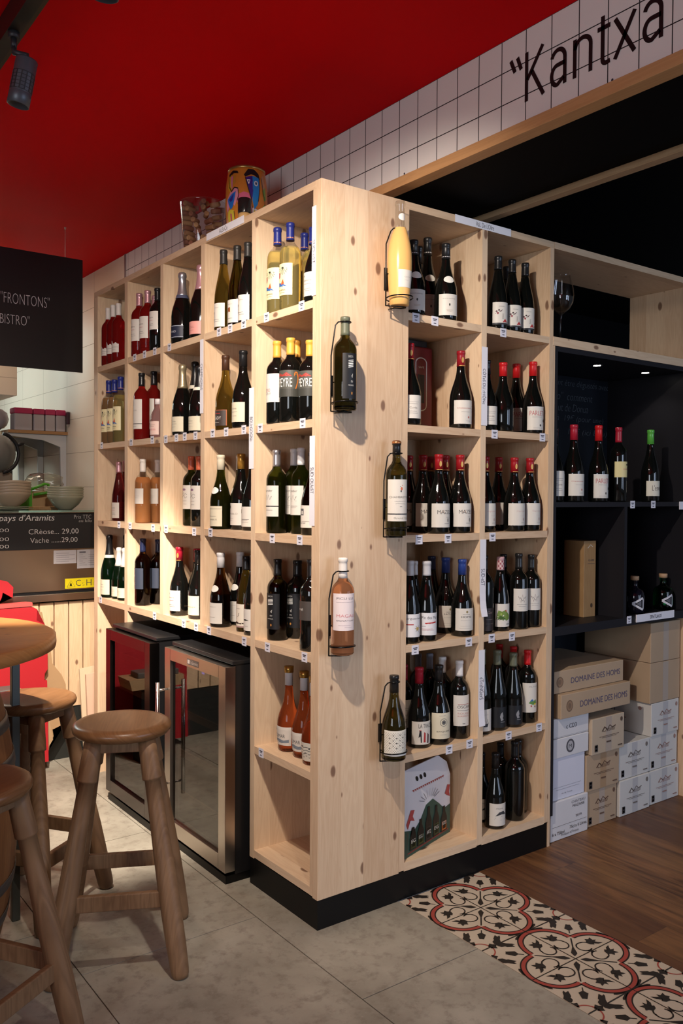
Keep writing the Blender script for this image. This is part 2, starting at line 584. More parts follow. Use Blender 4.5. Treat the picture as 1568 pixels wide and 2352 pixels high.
# patterned cement tiles of the threshold
CREAM = M('tile_cream', (0.56, 0.48, 0.37), 0.45, var=0.08)
TBLK = M('tile_black', (0.022, 0.017, 0.013), 0.5)
TRED = M('tile_red', (0.36, 0.062, 0.045), 0.5, var=0.1)
mb = MB()
mb.box((XF, -6, -0.05), (0.7525, 0.001, -0.002), GROUT)
ZT = 0.0006
def fz(z): return lambda u, v: (u, v, z)
HB = 0.2012
for k in range(8):
    cx, cy = 0.5512, -0.2015 - 0.4035 * k
    for sx in (-1, 1):
        for sy in (-1, 1):
            mb.box((cx + sx * .0009, cy + sy * .0009, -0.02), (cx + sx * (HB - .0009), cy + sy * (HB - .0009), 0), CREAM)
            # one quarter of the quatrefoil block, local coordinates a (along x), b (along y)
            def q(z, sw=False, cx=cx, cy=cy, sx=sx, sy=sy):
                if sw: return lambda a, b: (cx + sx * b, cy + sy * a, z)
                return lambda a, b: (cx + sx * a, cy + sy * b, z)
            for sw in (False, True):
                f0, f1, f2 = q(ZT, sw), q(ZT * 1.6, sw), q(ZT * 2.2, sw)
                # lobe on axis a: circle centre (.102, 0) r .095 ; only b>0 half
                line_on(mb, f0, arc(.102, 0, .0905, 0.5, 93, 22), .0106, TBLK)
                line_on(mb, f1, arc(.102, 0, .0905, 0.5, 94, 22), .0060, TRED)
                line_on(mb, f1, arc(.102, 0, .0995, 8, 84, 18), .0016, TBLK)
                # vine scroll inside the lobe
                line_on(mb, f0, arc(.080, .030, .024, 60, 300, 14), .0024, TBLK)
                line_on(mb, f0, [(.088, .053), (.098, .050), (.106, .043)], .0025, TBLK)
                # leaf
                poly_on(mb, f1, [(.104, .042), (.108, .026), (.118, .018), (.120, .026), (.132, .014), (.150, .010), (.140, .020), (.134, .030), (.146, .034), (.136, .040), (.140, .056), (.128, .050), (.118, .058), (.114, .048)], TBLK)
                line_on(mb, f0, [(.070, .006), (.078, .003), (.086, .006)], .0025, TBLK)
                # corner scrolls
                poly_on(mb, f1, [(.2, .114), (.188, .106), (.176, .092), (.168, .088), (.170, .098), (.158, .098), (.164, .108), (.172, .120), (.178, .122), (.182, .134), (.194, .140), (.2, .137)], TBLK)
                poly_on(mb, f1, [(.2, .138), (.194, .146), (.184, .150), (.190, .160), (.196, .168), (.2, .165)], TBLK)
                poly_on(mb, f1, [(.2, .038), (.192, .060), (.186, .066), (.182, .060), (.192, .040), (.199, .022)], TBLK)
            f1 = q(ZT * 1.6)
            # inner star point and corner leaf on the diagonal
            poly_on(mb, f1, [(.010, .010), (.030, .016), (.038, .028), (.056, .056), (.028, .038), (.016, .030)], TBLK)
            line_on(mb, q(ZT), [(.05, .05), (.066, .066), (.088, .088)], .0024, TBLK)
            line_on(mb, q(ZT), [(.110, .110), (.125, .125)], .0018, TBLK)
            poly_on(mb, f1, [(.122, .122), (.140, .120), (.146, .130), (.156, .146), (.150, .150), (.146, .156), (.130, .146), (.120, .140)], TBLK)
            line_on(mb, f1, arc(.2012, .2012, .040, 181, 269, 16), .0022, TRED)
            # thin dark joints along the middle lines
            line_on(mb, q(ZT * 2), [(0, .0007), (.201, .0007)], .0008, TBLK)
            line_on(mb, q(ZT * 2), [(.0007, 0), (.0007, .201)], .0008, TBLK)
            line_on(mb, q(ZT * 2), [(0, .2006), (.201, .2006)], .0010, TBLK)
mb.build('patterned_tiles', None, fl)

RED = M('red_ceiling', (0.62, 0.0001, 0.004), 0.55, spec=0.04)
struct(box('ceiling', (-6, -6, 2.803), (XF, 7, 2.9), RED))
BLK_C = M('black_ceiling', (0.0022, 0.0022, 0.0028), 0.7, spec=.08)
struct(box('ceiling', (0.751, -6, 2.803), (5, 3, 2.9), BLK_C))

TILE = grid_tile('small_cream_tile', 0.0954, 0.0955, 0.028, 2.612, 0.0032, (0.80, 0.79, 0.76), (0.012, 0.012, 0.014))
BIG = grid_tile('large_cream_tile', 0.5, 0.2235, 3.446, 2.137, 0.0035, (0.70, 0.63, 0.53), (0.36, 0.31, 0.25), 0.32)
BIGX = grid_tile('large_cream_tile_across', 0.5, 0.2235, 0.1, 2.137, 0.0035, (0.70, 0.63, 0.53), (0.36, 0.31, 0.25), 0.32, 'X')
# beam over the threshold and the wall behind the left rack
bm_ = thing('wall_right', None, None, kind='structure')
MB().box((XF, -6, 2.532), (0.40, 2.44, 2.8029)).build('tile_frieze', TILE, bm_)
MB().box((0.40, -6, 2.505), (0.745, 0.345, 2.8029)).build('black_soffit', BLK_C, bm_)
MB().box((XF, 2.46, 0.0), (0.45, 7, 2.8029)).box((XF, 0.345, 0.0), (0.45, 2.46, 2.5319)).build('plaster_wall', BIG, bm_)
box('metal_corner_strip', (XF - .004, 2.44, 2.3), (XF + .05, 2.46, 2.8029), M('grey_metal_trim', (0.35, 0.36, 0.38), 0.35, 0.8), bm_)
TRW = wood('trim_pine', 'y', (0.60, 0.35, 0.16), (0.42, 0.22, 0.09), PK, 0.2, False, 0.45)
TRW2 = wood('trim_pine_pale', 'y', (0.50, 0.36, 0.22), (0.33, 0.21, 0.11), PK, 0.2, False, 0.5)
struct(box('trim_1', (XF - .012, -6, 2.497), (0.392, 0.344, 2.532), TRW, bev=.0015))
struct(box('trim_2', (0.828, -6, 2.497), (0.868, 0.344, 2.520), TRW2, bev=.0015))
struct(box('trim_3', (0.745, -6, 2.52), (0.868, 0.344, 2.803), BLK_C))
# screw heads in the frieze
# lettering on the beam
LET = M('black_lettering', (0.006, 0.006, 0.007), 0.45)
fy = lambda u, v: (XF - 0.0012, -u, v)
mb = MB()
HW = .0062
def st(pts): line_on(mb, fy, pts, HW, LET)
for a, b in (((.486, 2.732), (.503, 2.692)), ((.512, 2.732), (.527, 2.692))): st([a, b])
# K
st([(.548, 2.733), (.548, 2.590)]); st([(.608, 2.733), (.551, 2.652)]); st([(.567, 2.674), (.612, 2.590)])
def small_a(x0, x1):
    r = (x1 - x0) / 2
    st(arc((x0 + x1) / 2, 2.668, r - HW, 165, 0, 14, .026) + [(x1 - HW, 2.592)])
    st([(x1 - HW, 2.652)] + arc(x0 + r * .9, 2.624, r * .9 - HW, 90, 270, 14, .0275) + [(x1 - HW * 1.5, 2.612)])
small_a(.635, .694)
# n
st([(.722, 2.697), (.722, 2.591)]); st([(.722, 2.668)] + arc(.749, 2.668, .026, 175, 0, 14, .025) + [(.775, 2.591)])
# t
st([(.814, 2.722), (.814, 2.610)] + arc(.826, 2.606, .012, 180, 280, 8, .012) + [(.838, 2.596)]); st([(.797, 2.690), (.838, 2.690)])
# x
st([(.853, 2.697), (.913, 2.591)]); st([(.913, 2.697), (.853, 2.591)])
small_a(.936, .996)
ell_on(mb, fy, .846, 2.540, .0035, .0035, INK); ell_on(mb, fy, .001, 2.541, .0035, .0035, INK)
mb.build('lettering', LET, bm_)
# dark back wall of the wine room and the far kitchen wall
struct(box('wall_back', (0.45, 1.9, 0), (5, 2.0, 2.803), M('black_wall', (0.0035, 0.004, 0.005), 0.7, spec=.1)))
struct(box('wall_far', (-6, 6.2, 0), (XF, 6.3, 2.803), BIGX))
CW = M('warm_plaster', (0.55, 0.45, 0.36), 0.8)
struct(box('wall_left', (-6.1, -6, 0), (-6, 7, 2.803), CW))
# boxed duct in the kitchen corner
struct(box('trim_4', (-0.6, 3.2, 2.03), (-0.045, 3.75, 2.803), BIGX))

# ================================================================== the left rack with its corner post
H = 2.45
TH = 0.0265
ZTOP = [2.0678, 1.678, 1.2903, 0.9023, 0.5124, 0.1303]
DP = 0.336
rk = thing('wine_rack', 'tall pine corner wine rack with post facing the stools, full of bottles', 'wine rack', (0.0, 0.0, 0.0))
PZ, PY, PX = PINE['z'], PINE['y'], PINE['x']
MB().box((0.0, 0.0, 0.099), (XF - .001, 0.030, H)).build('post_panel', PZ, rk, bevel=.0015)
def upright(y0, y1, z0, z1, name='upright'):
    box(name, (0.0, y0, z0), (DP, y1, z1), PZ, rk)
upright(0.030, 0.0448, 0.1038, 2.4236, 'side_panel')
upright(0.405, 0.4347, 0.099, 2.4236)
upright(0.800, 0.8323, ZTOP[3], 2.4236)
upright(1.184, 1.2136, ZTOP[3], 2.4236)
upright(1.5748, 1.6098, 0.0, 2.4236)
upright(1.9585, 2.0068, 0.0, 2.4236)
MB().box((0.0, 0.030, 2.4236), (XF - .001, 2.0068, H)).build('top_board', PY, rk, bevel=.0012)
segs = [(0.0448, 0.405), (0.4347, 0.800), (0.8323, 1.184), (1.2136, 1.5748), (1.6098, 1.9585)]
for i, zt in enumerate(ZTOP):
    for j, (a, b) in enumerate(segs):
        if i >= 4 and j > 0: continue
        if i == 3 and j > 0: continue
        box('shelf', (0.0005, a, zt - TH), (DP, b, zt), PY, rk)
box('shelf', (0.0, 0.4347, ZTOP[3] - 0.029), (DP, 1.5748, ZTOP[3]), PY, rk)
box('shelf', (0.0, 1.6098, ZTOP[3] - 0.029), (DP, 1.9585, ZTOP[3]), PY, rk)
MB().box((DP, 0.030, 0.099), (DP + .0135, 0.4347, 2.4235)).box((DP, 0.4347, ZTOP[3] - .03), (DP + .0135, 1.59, 2.4235)).box((DP, 1.59, 0.0), (DP + .0135, 2.0068, 2.4235)).build('back_panel', PZ, rk)
MB().box((0.002, 0.002, 0), (XF - .001, 0.4347, 0.099)).build('plinth', BLACKP, rk)
BKB = M('black_board', (0.006, 0.006, 0.007), 0.6)
box('backing_board', (DP, 0.4349, 0.0), (DP + .012, 1.574, 0.87), BKB, rk)

# ================================================================== the right rack
rr = thing('wine_rack', 'pine wine rack two columns wide standing right of the corner post', 'wine rack', (XF, 0.0, 0.0))
XR0, XR1 = XF, 1.1447
Y0R = 0.001
def up2(x0, x1, name='upright'): box(name, (x0, Y0R, 0.1038), (x1, DP, 2.4236), PZ, rr)
up2(XR0, 0.3748, 'side_panel'); up2(0.7363, 0.7638); up2(1.1224, XR1, 'side_panel')
MB().box((XR0, Y0R, 2.4236), (XR1, DP + .01, H)).build('top_board', PX, rr, bevel=.0012)
for i, zt in enumerate(ZTOP):
    for a, b in ((0.3748, 0.7363), (0.7638, 1.1224)):
        z0 = zt - TH if i < 5 else 0.0995
        box('shelf', (a, Y0R + .0005, z0), (b, DP, zt), PX, rr)
MB().box((XR0, DP, 0.0995), (XR1, DP + .01, 2.4235)).build('back_panel', PZ, rr)
MB().box((XR0, 0.004, 0), (XR1 - .003, DP, 0.0993)).build('plinth', BLACKP, rr)

# ---- price tags and paper signs (stickers on the racks)
TAGP = M('tag_paper', (0.74, 0.74, 0.82), 0.55)
TL = [(1.491, 2.057), (1.381, 2.058), (1.271, 2.058), (1.122, 2.056), (0.681, 2.056), (0.594, 2.056), (0.492, 2.057), (1.902, 1.668), (1.531, 1.668), (1.296, 1.668), (1.156, 1.665), (1.052, 1.666), (0.974, 1.667), (0.877, 1.666), (0.73, 1.668), (0.622, 1.667), (0.488, 1.668), (0.332, 2.056), (0.11, 2.058), (0.372, 1.667), (0.1, 1.668), (1.678, 1.278), (1.543, 1.278), (1.286, 1.276), (1.152, 1.277), (0.886, 1.276), (0.746, 1.278), (0.287, 1.276), (0.114, 1.278), (1.917, 0.892), (1.269, 0.886), (0.98, 0.888), (0.867, 0.889), (0.756, 0.889), (0.48, 0.885), (0.316, 0.888), (0.082, 0.889), (0.356, 0.5)]
TR = [(0.409, 2.053), (0.499, 2.053), (0.853, 2.053), (0.811, 1.664), (1.085, 1.664), (0.432, 1.273), (0.573, 1.273), (0.805, 1.273), (0.684, 0.884), (0.418, 0.882), (0.806, 0.886), (0.919, 0.882), (0.588, 0.497), (0.693, 0.5), (0.906, 0.496), (1.084, 0.5)]
def price_tag(fn, u, v, parent):
    mb = MB()
    hw, hh = 0.0165, 0.0165
    vs = [fn(u + a * hw, v + b * hh, t) for t in (0.0002, 0.0009) for a, b in ((-1, -1), (1, -1), (1, 1), (-1, 1))]
    mb.add(vs, [(0, 3, 2, 1), (4, 5, 6, 7), (0, 1, 5, 4), (1, 2, 6, 5), (2, 3, 7, 6), (3, 0, 4, 7)], TAGP)
    f = lambda a, b: fn(a, b, 0.0012)
    rect_on(mb, f, u - .010, u + .010, v + .005, v + .0085, INK)
    rect_on(mb, f, u - .007, u + .007, v + .0005, v + .003, INK)
    rect_on(mb, f, u - .006, u + .006, v - .010, v - .0065, pm('6a6a78'))
    mb.build('price_tag', TAGP, parent)
fL = lambda u, v, t: (-t, -u, v)      # left face, u grows to the right in the photo
fR = lambda u, v, t: (u, -t, v)
for y, z in TL: price_tag(fL, -y, z, rk)
for x, z in TR: price_tag(lambda u, v, t: (u, Y0R - t, v), x, z, rr)


def paper_sign(fn, u0, u1, v0, v1, text, parent, vertical, tr, lab, curl=0.0):
    mb = MB()
    n = 10
    vs = []
    for i in range(n + 1):
        s = i / n
        bend = 0.0012 + curl * (max(0, (s - .7) / .3) ** 2)
        for t in (0.0, 0.0007):
            if vertical: vs += [fn(u0, v1 - (v1 - v0) * s, bend + t), fn(u1, v1 - (v1 - v0) * s, bend + t)]
            else: vs += [fn(u0 + (u1 - u0) * s, v0, bend + t), fn(u0 + (u1 - u0) * s, v1, bend + t)]
    F_ = []
    for i in range(n):
        a = 4 * i
        F_ += [(a, a + 1, a + 5, a + 4), (a + 2, a + 6, a + 7, a + 3), (a, a + 4, a + 6, a + 2), (a + 1, a + 3, a + 7, a + 5)]
    F_ += [(0, 2, 3, 1), (4 * n, 4 * n + 1, 4 * n + 3, 4 * n + 2)]
    mb.add(vs, F_, PAPER)
    t0, t1 = tr
    cw = 0.30
    if vertical:   # reads from top to bottom
        um, hw = (u0 + u1) / 2, (u1 - u0) * 0.30
        g = lambda a, b: fn(um - hw + 2 * hw * b, v1 - (v1 - v0) * a, 0.0026)
    else:
        vm, hh = (v0 + v1) / 2, (v1 - v0) * 0.31
        g = lambda a, b: fn(u0 + (u1 - u0) * a, vm - hh + 2 * hh * b, 0.0026)
    text_on(mb, text, g, t0, t1, 0, 1, INK, thin=-0.012)
    o = mb.build('paper_sign', PAPER, parent)
    o['label'] = lab


paper_sign(fL, -0.784, -0.491, 2.428, 2.456, 'ALSaCe', rk, False, (.36, .58), 'white paper strip lettered ALSACE')
paper_sign(fL, -0.049, -0.026, 2.079, 2.369, 'SUD-eST', rk, True, (.38, .64), 'white paper strip lettered SUD-EST')
paper_sign(fL, -0.836, -0.808, 1.752, 2.047, 'CHaMPaGNeS', rk, True, (.33, .68), 'white paper strip lettered CHAMPAGNES')
paper_sign(fL, -0.448, -0.415, 1.523, 1.817, 'BOUrGOGNe', rk, True, (.36, .66), 'white paper strip lettered BOURGOGNE')
paper_sign(fL, -0.056, -0.026, 1.328, 1.623, 'SUD OUeST', rk, True, (.35, .64), 'white paper strip lettered SUD OUEST')
fR1 = lambda u, v, t: (u, Y0R - t, v)
paper_sign(fR1, 0.593, 0.889, 2.423, 2.451, 'VaL De LOIre', rr, False, (.36, .68), 'white paper strip lettered VAL DE LOIRE')
paper_sign(fR1, 0.737, 0.768, 1.694, 1.988, 'CÔTeS DU rHÔNe', rr, True, (.28, .73), 'white paper strip lettered COTES DU RHONE')
paper_sign(fR1, 0.738, 0.770, 0.974, 1.265, 'SUD-eST', rr, True, (.38, .60), 'white paper strip lettered SUD-EST, end curling', 0.012)
paper_sign(fR1, 0.736, 0.768, 0.558, 0.847, 'éTraNGerS', rr, True, (.36, .65), 'white paper strip lettered ETRANGERS', 0.006)

# ================================================================== black display unit with pine frame
bu = thing('display_unit', 'black display unit in a pine frame at the right, chalkboard back', 'display unit', (1.1447, 0.0, 0.0))
BX1 = 2.135
CHB = M('chalkboard', (0.0045, 0.0065, 0.011), 0.6, spec=.2)
box('pine_top', (1.1449, 0, 2.4236), (BX1 + .03, 0.338, 2.45), PX, bu)
box('pine_shelf', (1.1449, 0, 2.0365), (BX1, 0.338, 2.072), PX, bu)
box('pine_side', (BX1, 0, 0.0), (BX1 + .03, 0.338, 2.4235), PZ, bu)
MB().box((1.1449, .002, 0.0), (1.158, 0.45, 2.036)).build('pine_side', PZ, bu)
BL2 = M('black_melamine', (0.013, 0.0125, 0.016), 0.45, spec=.3)
box('black_side', (1.158, .003, 0.12), (1.177, 0.45, 2.0363), BL2, bu)
box('black_side', (2.116, .003, 0.858), (2.1349, 0.45, 2.0363), BL2, bu)
box('black_top', (1.177, .003, 2.0155), (2.116, 0.45, 2.0363), BL2, bu)
box('black_shelf', (1.177, .003, 1.385), (2.116, 0.45, 1.405), BL2, bu)
box('black_divider', (1.637, .003, 0.894), (1.6565, 0.45, 1.385), BL2, bu)
box('black_shelf', (1.177, .003, 0.858), (2.116, 0.45, 0.894), BL2, bu)
mb = MB().box((1.158, 0.45, 0.0), (2.1349, 0.46, 2.0363), CHB)
CHK = M('faint_chalk', (0.075, 0.085, 0.10), 0.9)
fb = lambda u, v: (u, 0.4492, v)
DC = [(1.66, 1.96, 'uvent être dégustés avec'), (1.66, 1.90, 'vino"  comment'), (1.66, 1.845, '"Haut de Donua'), (1.66, 1.79, "qu'à  19€ (pour une)"), (1.66, 1.725, 'ola    19€ (ici Bou)')]
for (x, z, t), wd in zip(DC, (.46, .33, .30, .42, .45)): text_on(mb, t, fb, x, x + wd, z, z + .038, CHK, thin=-0.02, slant=.02)
mb.build('chalkboard_back', CHB, bu)
DLE = M('downlight_glow', (1.0, 0.93, 0.8), 0.5, emit=14)
for x in (1.613, 1.978):
    o = MB().lathe([(0.0, 2.0150), (0.018, 2.0150), (0.020, 2.0142), (0.024, 2.0140), (0.026, 2.0150), (0.026, 2.0156)], (x, 0.14, 0), 24, STEEL2).build('downlight_ring', STEEL2, bu)
    MB().lathe([(0.0165, 2.0138), (0.0165, 2.0146)], (x, 0.14, 0), 20, DLE).build('downlight_lamp', DLE, bu)
    spot('downlight', (x, 0.14, 2.008), (x, 0.16, 0.9), 1.6, (1, .93, .82), 120, 0.9, 0.015)
for x, z, wd in ((1.693, 1.394, .032), (1.849, 1.394, .032), (1.679, 0.884, .034)): price_tag(lambda u, v, t: (u, .003 - t, v), x, z, bu)
mb = MB().box((1.728, -.0015, 0.868), (2.022, .0025, 0.902), PAPER)
text_on(mb, 'SPIrITUeUX', lambda a, b: (a, -.0022, b), 1.83, 1.92, .877, .893, INK, -0.0)
mb.build('paper_sign', PAPER, bu)['label'] = 'white paper shelf strip with dark lettering'
MB().box((2.055, -.0015, 1.37), (2.095, .0025, 1.407), PAPER).build('price_tag', PAPER, bu)

# ================================================================== bottles
def glass(name, col, rough=0.015, ior=1.38):
    return M('glass_' + name, col, rough, trans=TR_.get(name, 1.0), ior=ior if name not in TR_ else 1.25)
TR_ = {'straw': .88, 'peach': .86, 'salmon': .74, 'orange_rose': .90, 'amber': .8, 'red_rose': .86, 'pink': .8, 'copper_rose': .92, 'olive': .93, 'green': .97, 'bottle_green': .96, 'dark_rose': .93}
GL = {
    'black': M('glass_black', (0.0035, 0.004, 0.0035), 0.05, spec=0.6),
    'olive': glass('olive', (0.30, 0.20, 0.035)), 'olived': glass('olive_dark', (0.10, 0.085, 0.018)),
    'green': glass('green', (0.13, 0.16, 0.02)), 'green2': glass('bottle_green', (0.015, 0.11, 0.03)),
    'brown': glass('brown', (0.16, 0.07, 0.018)), 'rose': glass('red_rose', (0.78, 0.035, 0.03)),
    'darkrose': glass('dark_rose', (0.34, 0.03, 0.035)), 'amber': glass('amber', (0.90, 0.42, 0.10)),
    'straw': glass('straw', (0.93, 0.80, 0.30)), 'peach': glass('peach', (0.95, 0.60, 0.28)),
    'salmon': glass('salmon', (0.98, 0.42, 0.15)), 'orange': glass('orange_rose', (0.90, 0.20, 0.06)),
    'pinkg': glass('pink', (0.90, 0.52, 0.48)), 'rosehang': glass('copper_rose', (0.90, 0.40, 0.20)),
    'clear': thin('glass_clear', (0.90, 0.90, 0.88)),
    'peachm': M('peach_liquid', (0.86, 0.50, 0.17), 0.22, trans=0.12, ior=1.36),
}
CP = {}
def capm(k, col, rough=0.35, metal=0.0): CP[k] = M('capsule_' + k, col, rough, metal)
capm('white', (0.80, 0.76, 0.70)); capm('whitec', (0.72, 0.72, 0.72)); capm('whitewax', (0.75, 0.74, 0.74), .3); capm('cream', (0.72, 0.66, 0.50))
capm('pinkfoil', (0.62, 0.34, 0.38), .3, .5); capm('silver', (0.50, 0.50, 0.54), .3, .8); capm('black', (0.012, 0.012, 0.013), .3)
capm('blackc', (0.025, 0.024, 0.022), .4); capm('blackw', (0.014, 0.014, 0.015), .35); capm('blue', (0.018, 0.028, 0.20), .35); capm('navyc', (0.014, 0.02, 0.06), .3)
capm('bluecap', (0.02, 0.05, 0.24), .35); capm('yellow', (0.78, 0.38, 0.06), .4); capm('orange', (0.60, 0.13, 0.06), .4); capm('gold', (0.60, 0.32, 0.06), .3, .6)
capm('red', (0.55, 0.012, 0.015), .35); capm('redcap', (0.36, 0.012, 0.03), .35); capm('redcrest', (0.30, 0.01, 0.018), .35); capm('redgold', (0.33, 0.01, 0.015), .35)
capm('redfoil', (0.34, 0.012, 0.03), .3); capm('brown', (0.07, 0.03, 0.015), .4); capm('goldfoil', (0.50, 0.42, 0.26), .35, .7); capm('blackcollar', (0.012, 0.012, 0.013), .3)
capm('whitefoil', (0.78, 0.76, 0.72), .4); capm('greycap', (0.50, 0.50, 0.52), .45); capm('greycapl', (0.24, 0.26, 0.33), .4); capm('whitegold', (0.72, 0.72, 0.74), .35)
capm('floral', (0.50, 0.30, 0.32), .5); capm('greengrey', (0.12, 0.13, 0.085), .4); capm('greenwax', (0.10, 0.42, 0.06), .25); capm('clear', (0.85, 0.80, 0.80), .1)
capm('copper', (0.55, 0.22, 0.08), .3, .7)
CAPN = dict(white='white', whitec='white', whitewax='white wax', cream='cream', pinkfoil='pink foil', silver='silver', black='black', blackc='black', blackw='black', blue='blue', navyc='navy', bluecap='blue', yellow='yellow', orange='orange', gold='gold', red='red', redcap='dark red', redcrest='crested red', redgold='red and gold', redfoil='red foil', brown='brown', goldfoil='gold foil', blackcollar='black collared', whitefoil='white foil', greycap='grey', greycapl='slate grey', whitegold='gold topped', floral='floral', greengrey='olive foil', greenwax='green wax', clear='clear')
GLN = dict(black='dark', olive='olive', olived='dark olive', green='green', green2='dark green', brown='brown', rose='red rosé', darkrose='dark rosé', amber='amber', straw='white wine', peach='peach rosé', salmon='salmon rosé', orange='orange rosé', pinkg='small pink')
PR = {
    'bdx': [(0, .80), (.004, .93), (.02, 1), (.30, 1), (.60, 1), (.655, .985), (.695, .90), (.73, .72), (.76, .50), (.785, .395), (.83, .37), (.93, .36), (.955, .36), (.96, .40), (.985, .40), (1, .37)],
    'bgd': [(0, .80), (.004, .93), (.02, 1), (.20, 1), (.36, 1), (.42, .965), (.48, .88), (.54, .755), (.60, .61), (.66, .49), (.72, .405), (.78, .37), (.93, .35), (.955, .35), (.96, .385), (.985, .385), (1, .36)],
    'cha': [(0, .80), (.004, .93), (.02, 1), (.20, 1), (.38, 1), (.45, .955), (.52, .85), (.58, .72), (.64, .585), (.70, .47), (.77, .39), (.84, .34), (.92, .33), (.93, .38), (.97, .38), (.99, .34), (1, .25)],
    'rhn': [(0, .80), (.004, .93), (.02, 1), (.20, 1), (.36, 1), (.44, .965), (.52, .87), (.60, .735), (.68, .59), (.76, .47), (.84, .40), (.93, .38), (.955, .38), (.96, .41), (.985, .41), (1, .38)],
    'cur': [(0, .70), (.005, .80), (.04, .88), (.15, .97), (.27, 1), (.36, .95), (.44, .82), (.51, .64), (.58, .48), (.66, .38), (.74, .33), (.93, .32), (.935, .34), (.99, .34), (1, .32)],
    'flk': [(0, .80), (.01, .95), (.04, 1), (.30, 1), (.46, 1), (.56, .93), (.66, .76), (.74, .55), (.80, .42), (.95, .40), (1, .40)],
}
PR['half'] = PR['cha']


def profile(shape, r, h):
    P = PR[shape]
    out = []
    for i in range(len(P) - 1):
        (z0, r0), (z1, r1) = P[i], P[i + 1]
        out.append((r0 * r, z0 * h))
    out.append((P[-1][1] * r, h))
    return out


def rad_at(prof, z):
    for (r0, z0), (r1, z1) in zip(prof, prof[1:]):
        if z0 <= z <= z1: return r0 + (r1 - r0) * (z - z0) / max(1e-9, z1 - z0)
    return prof[-1][0]


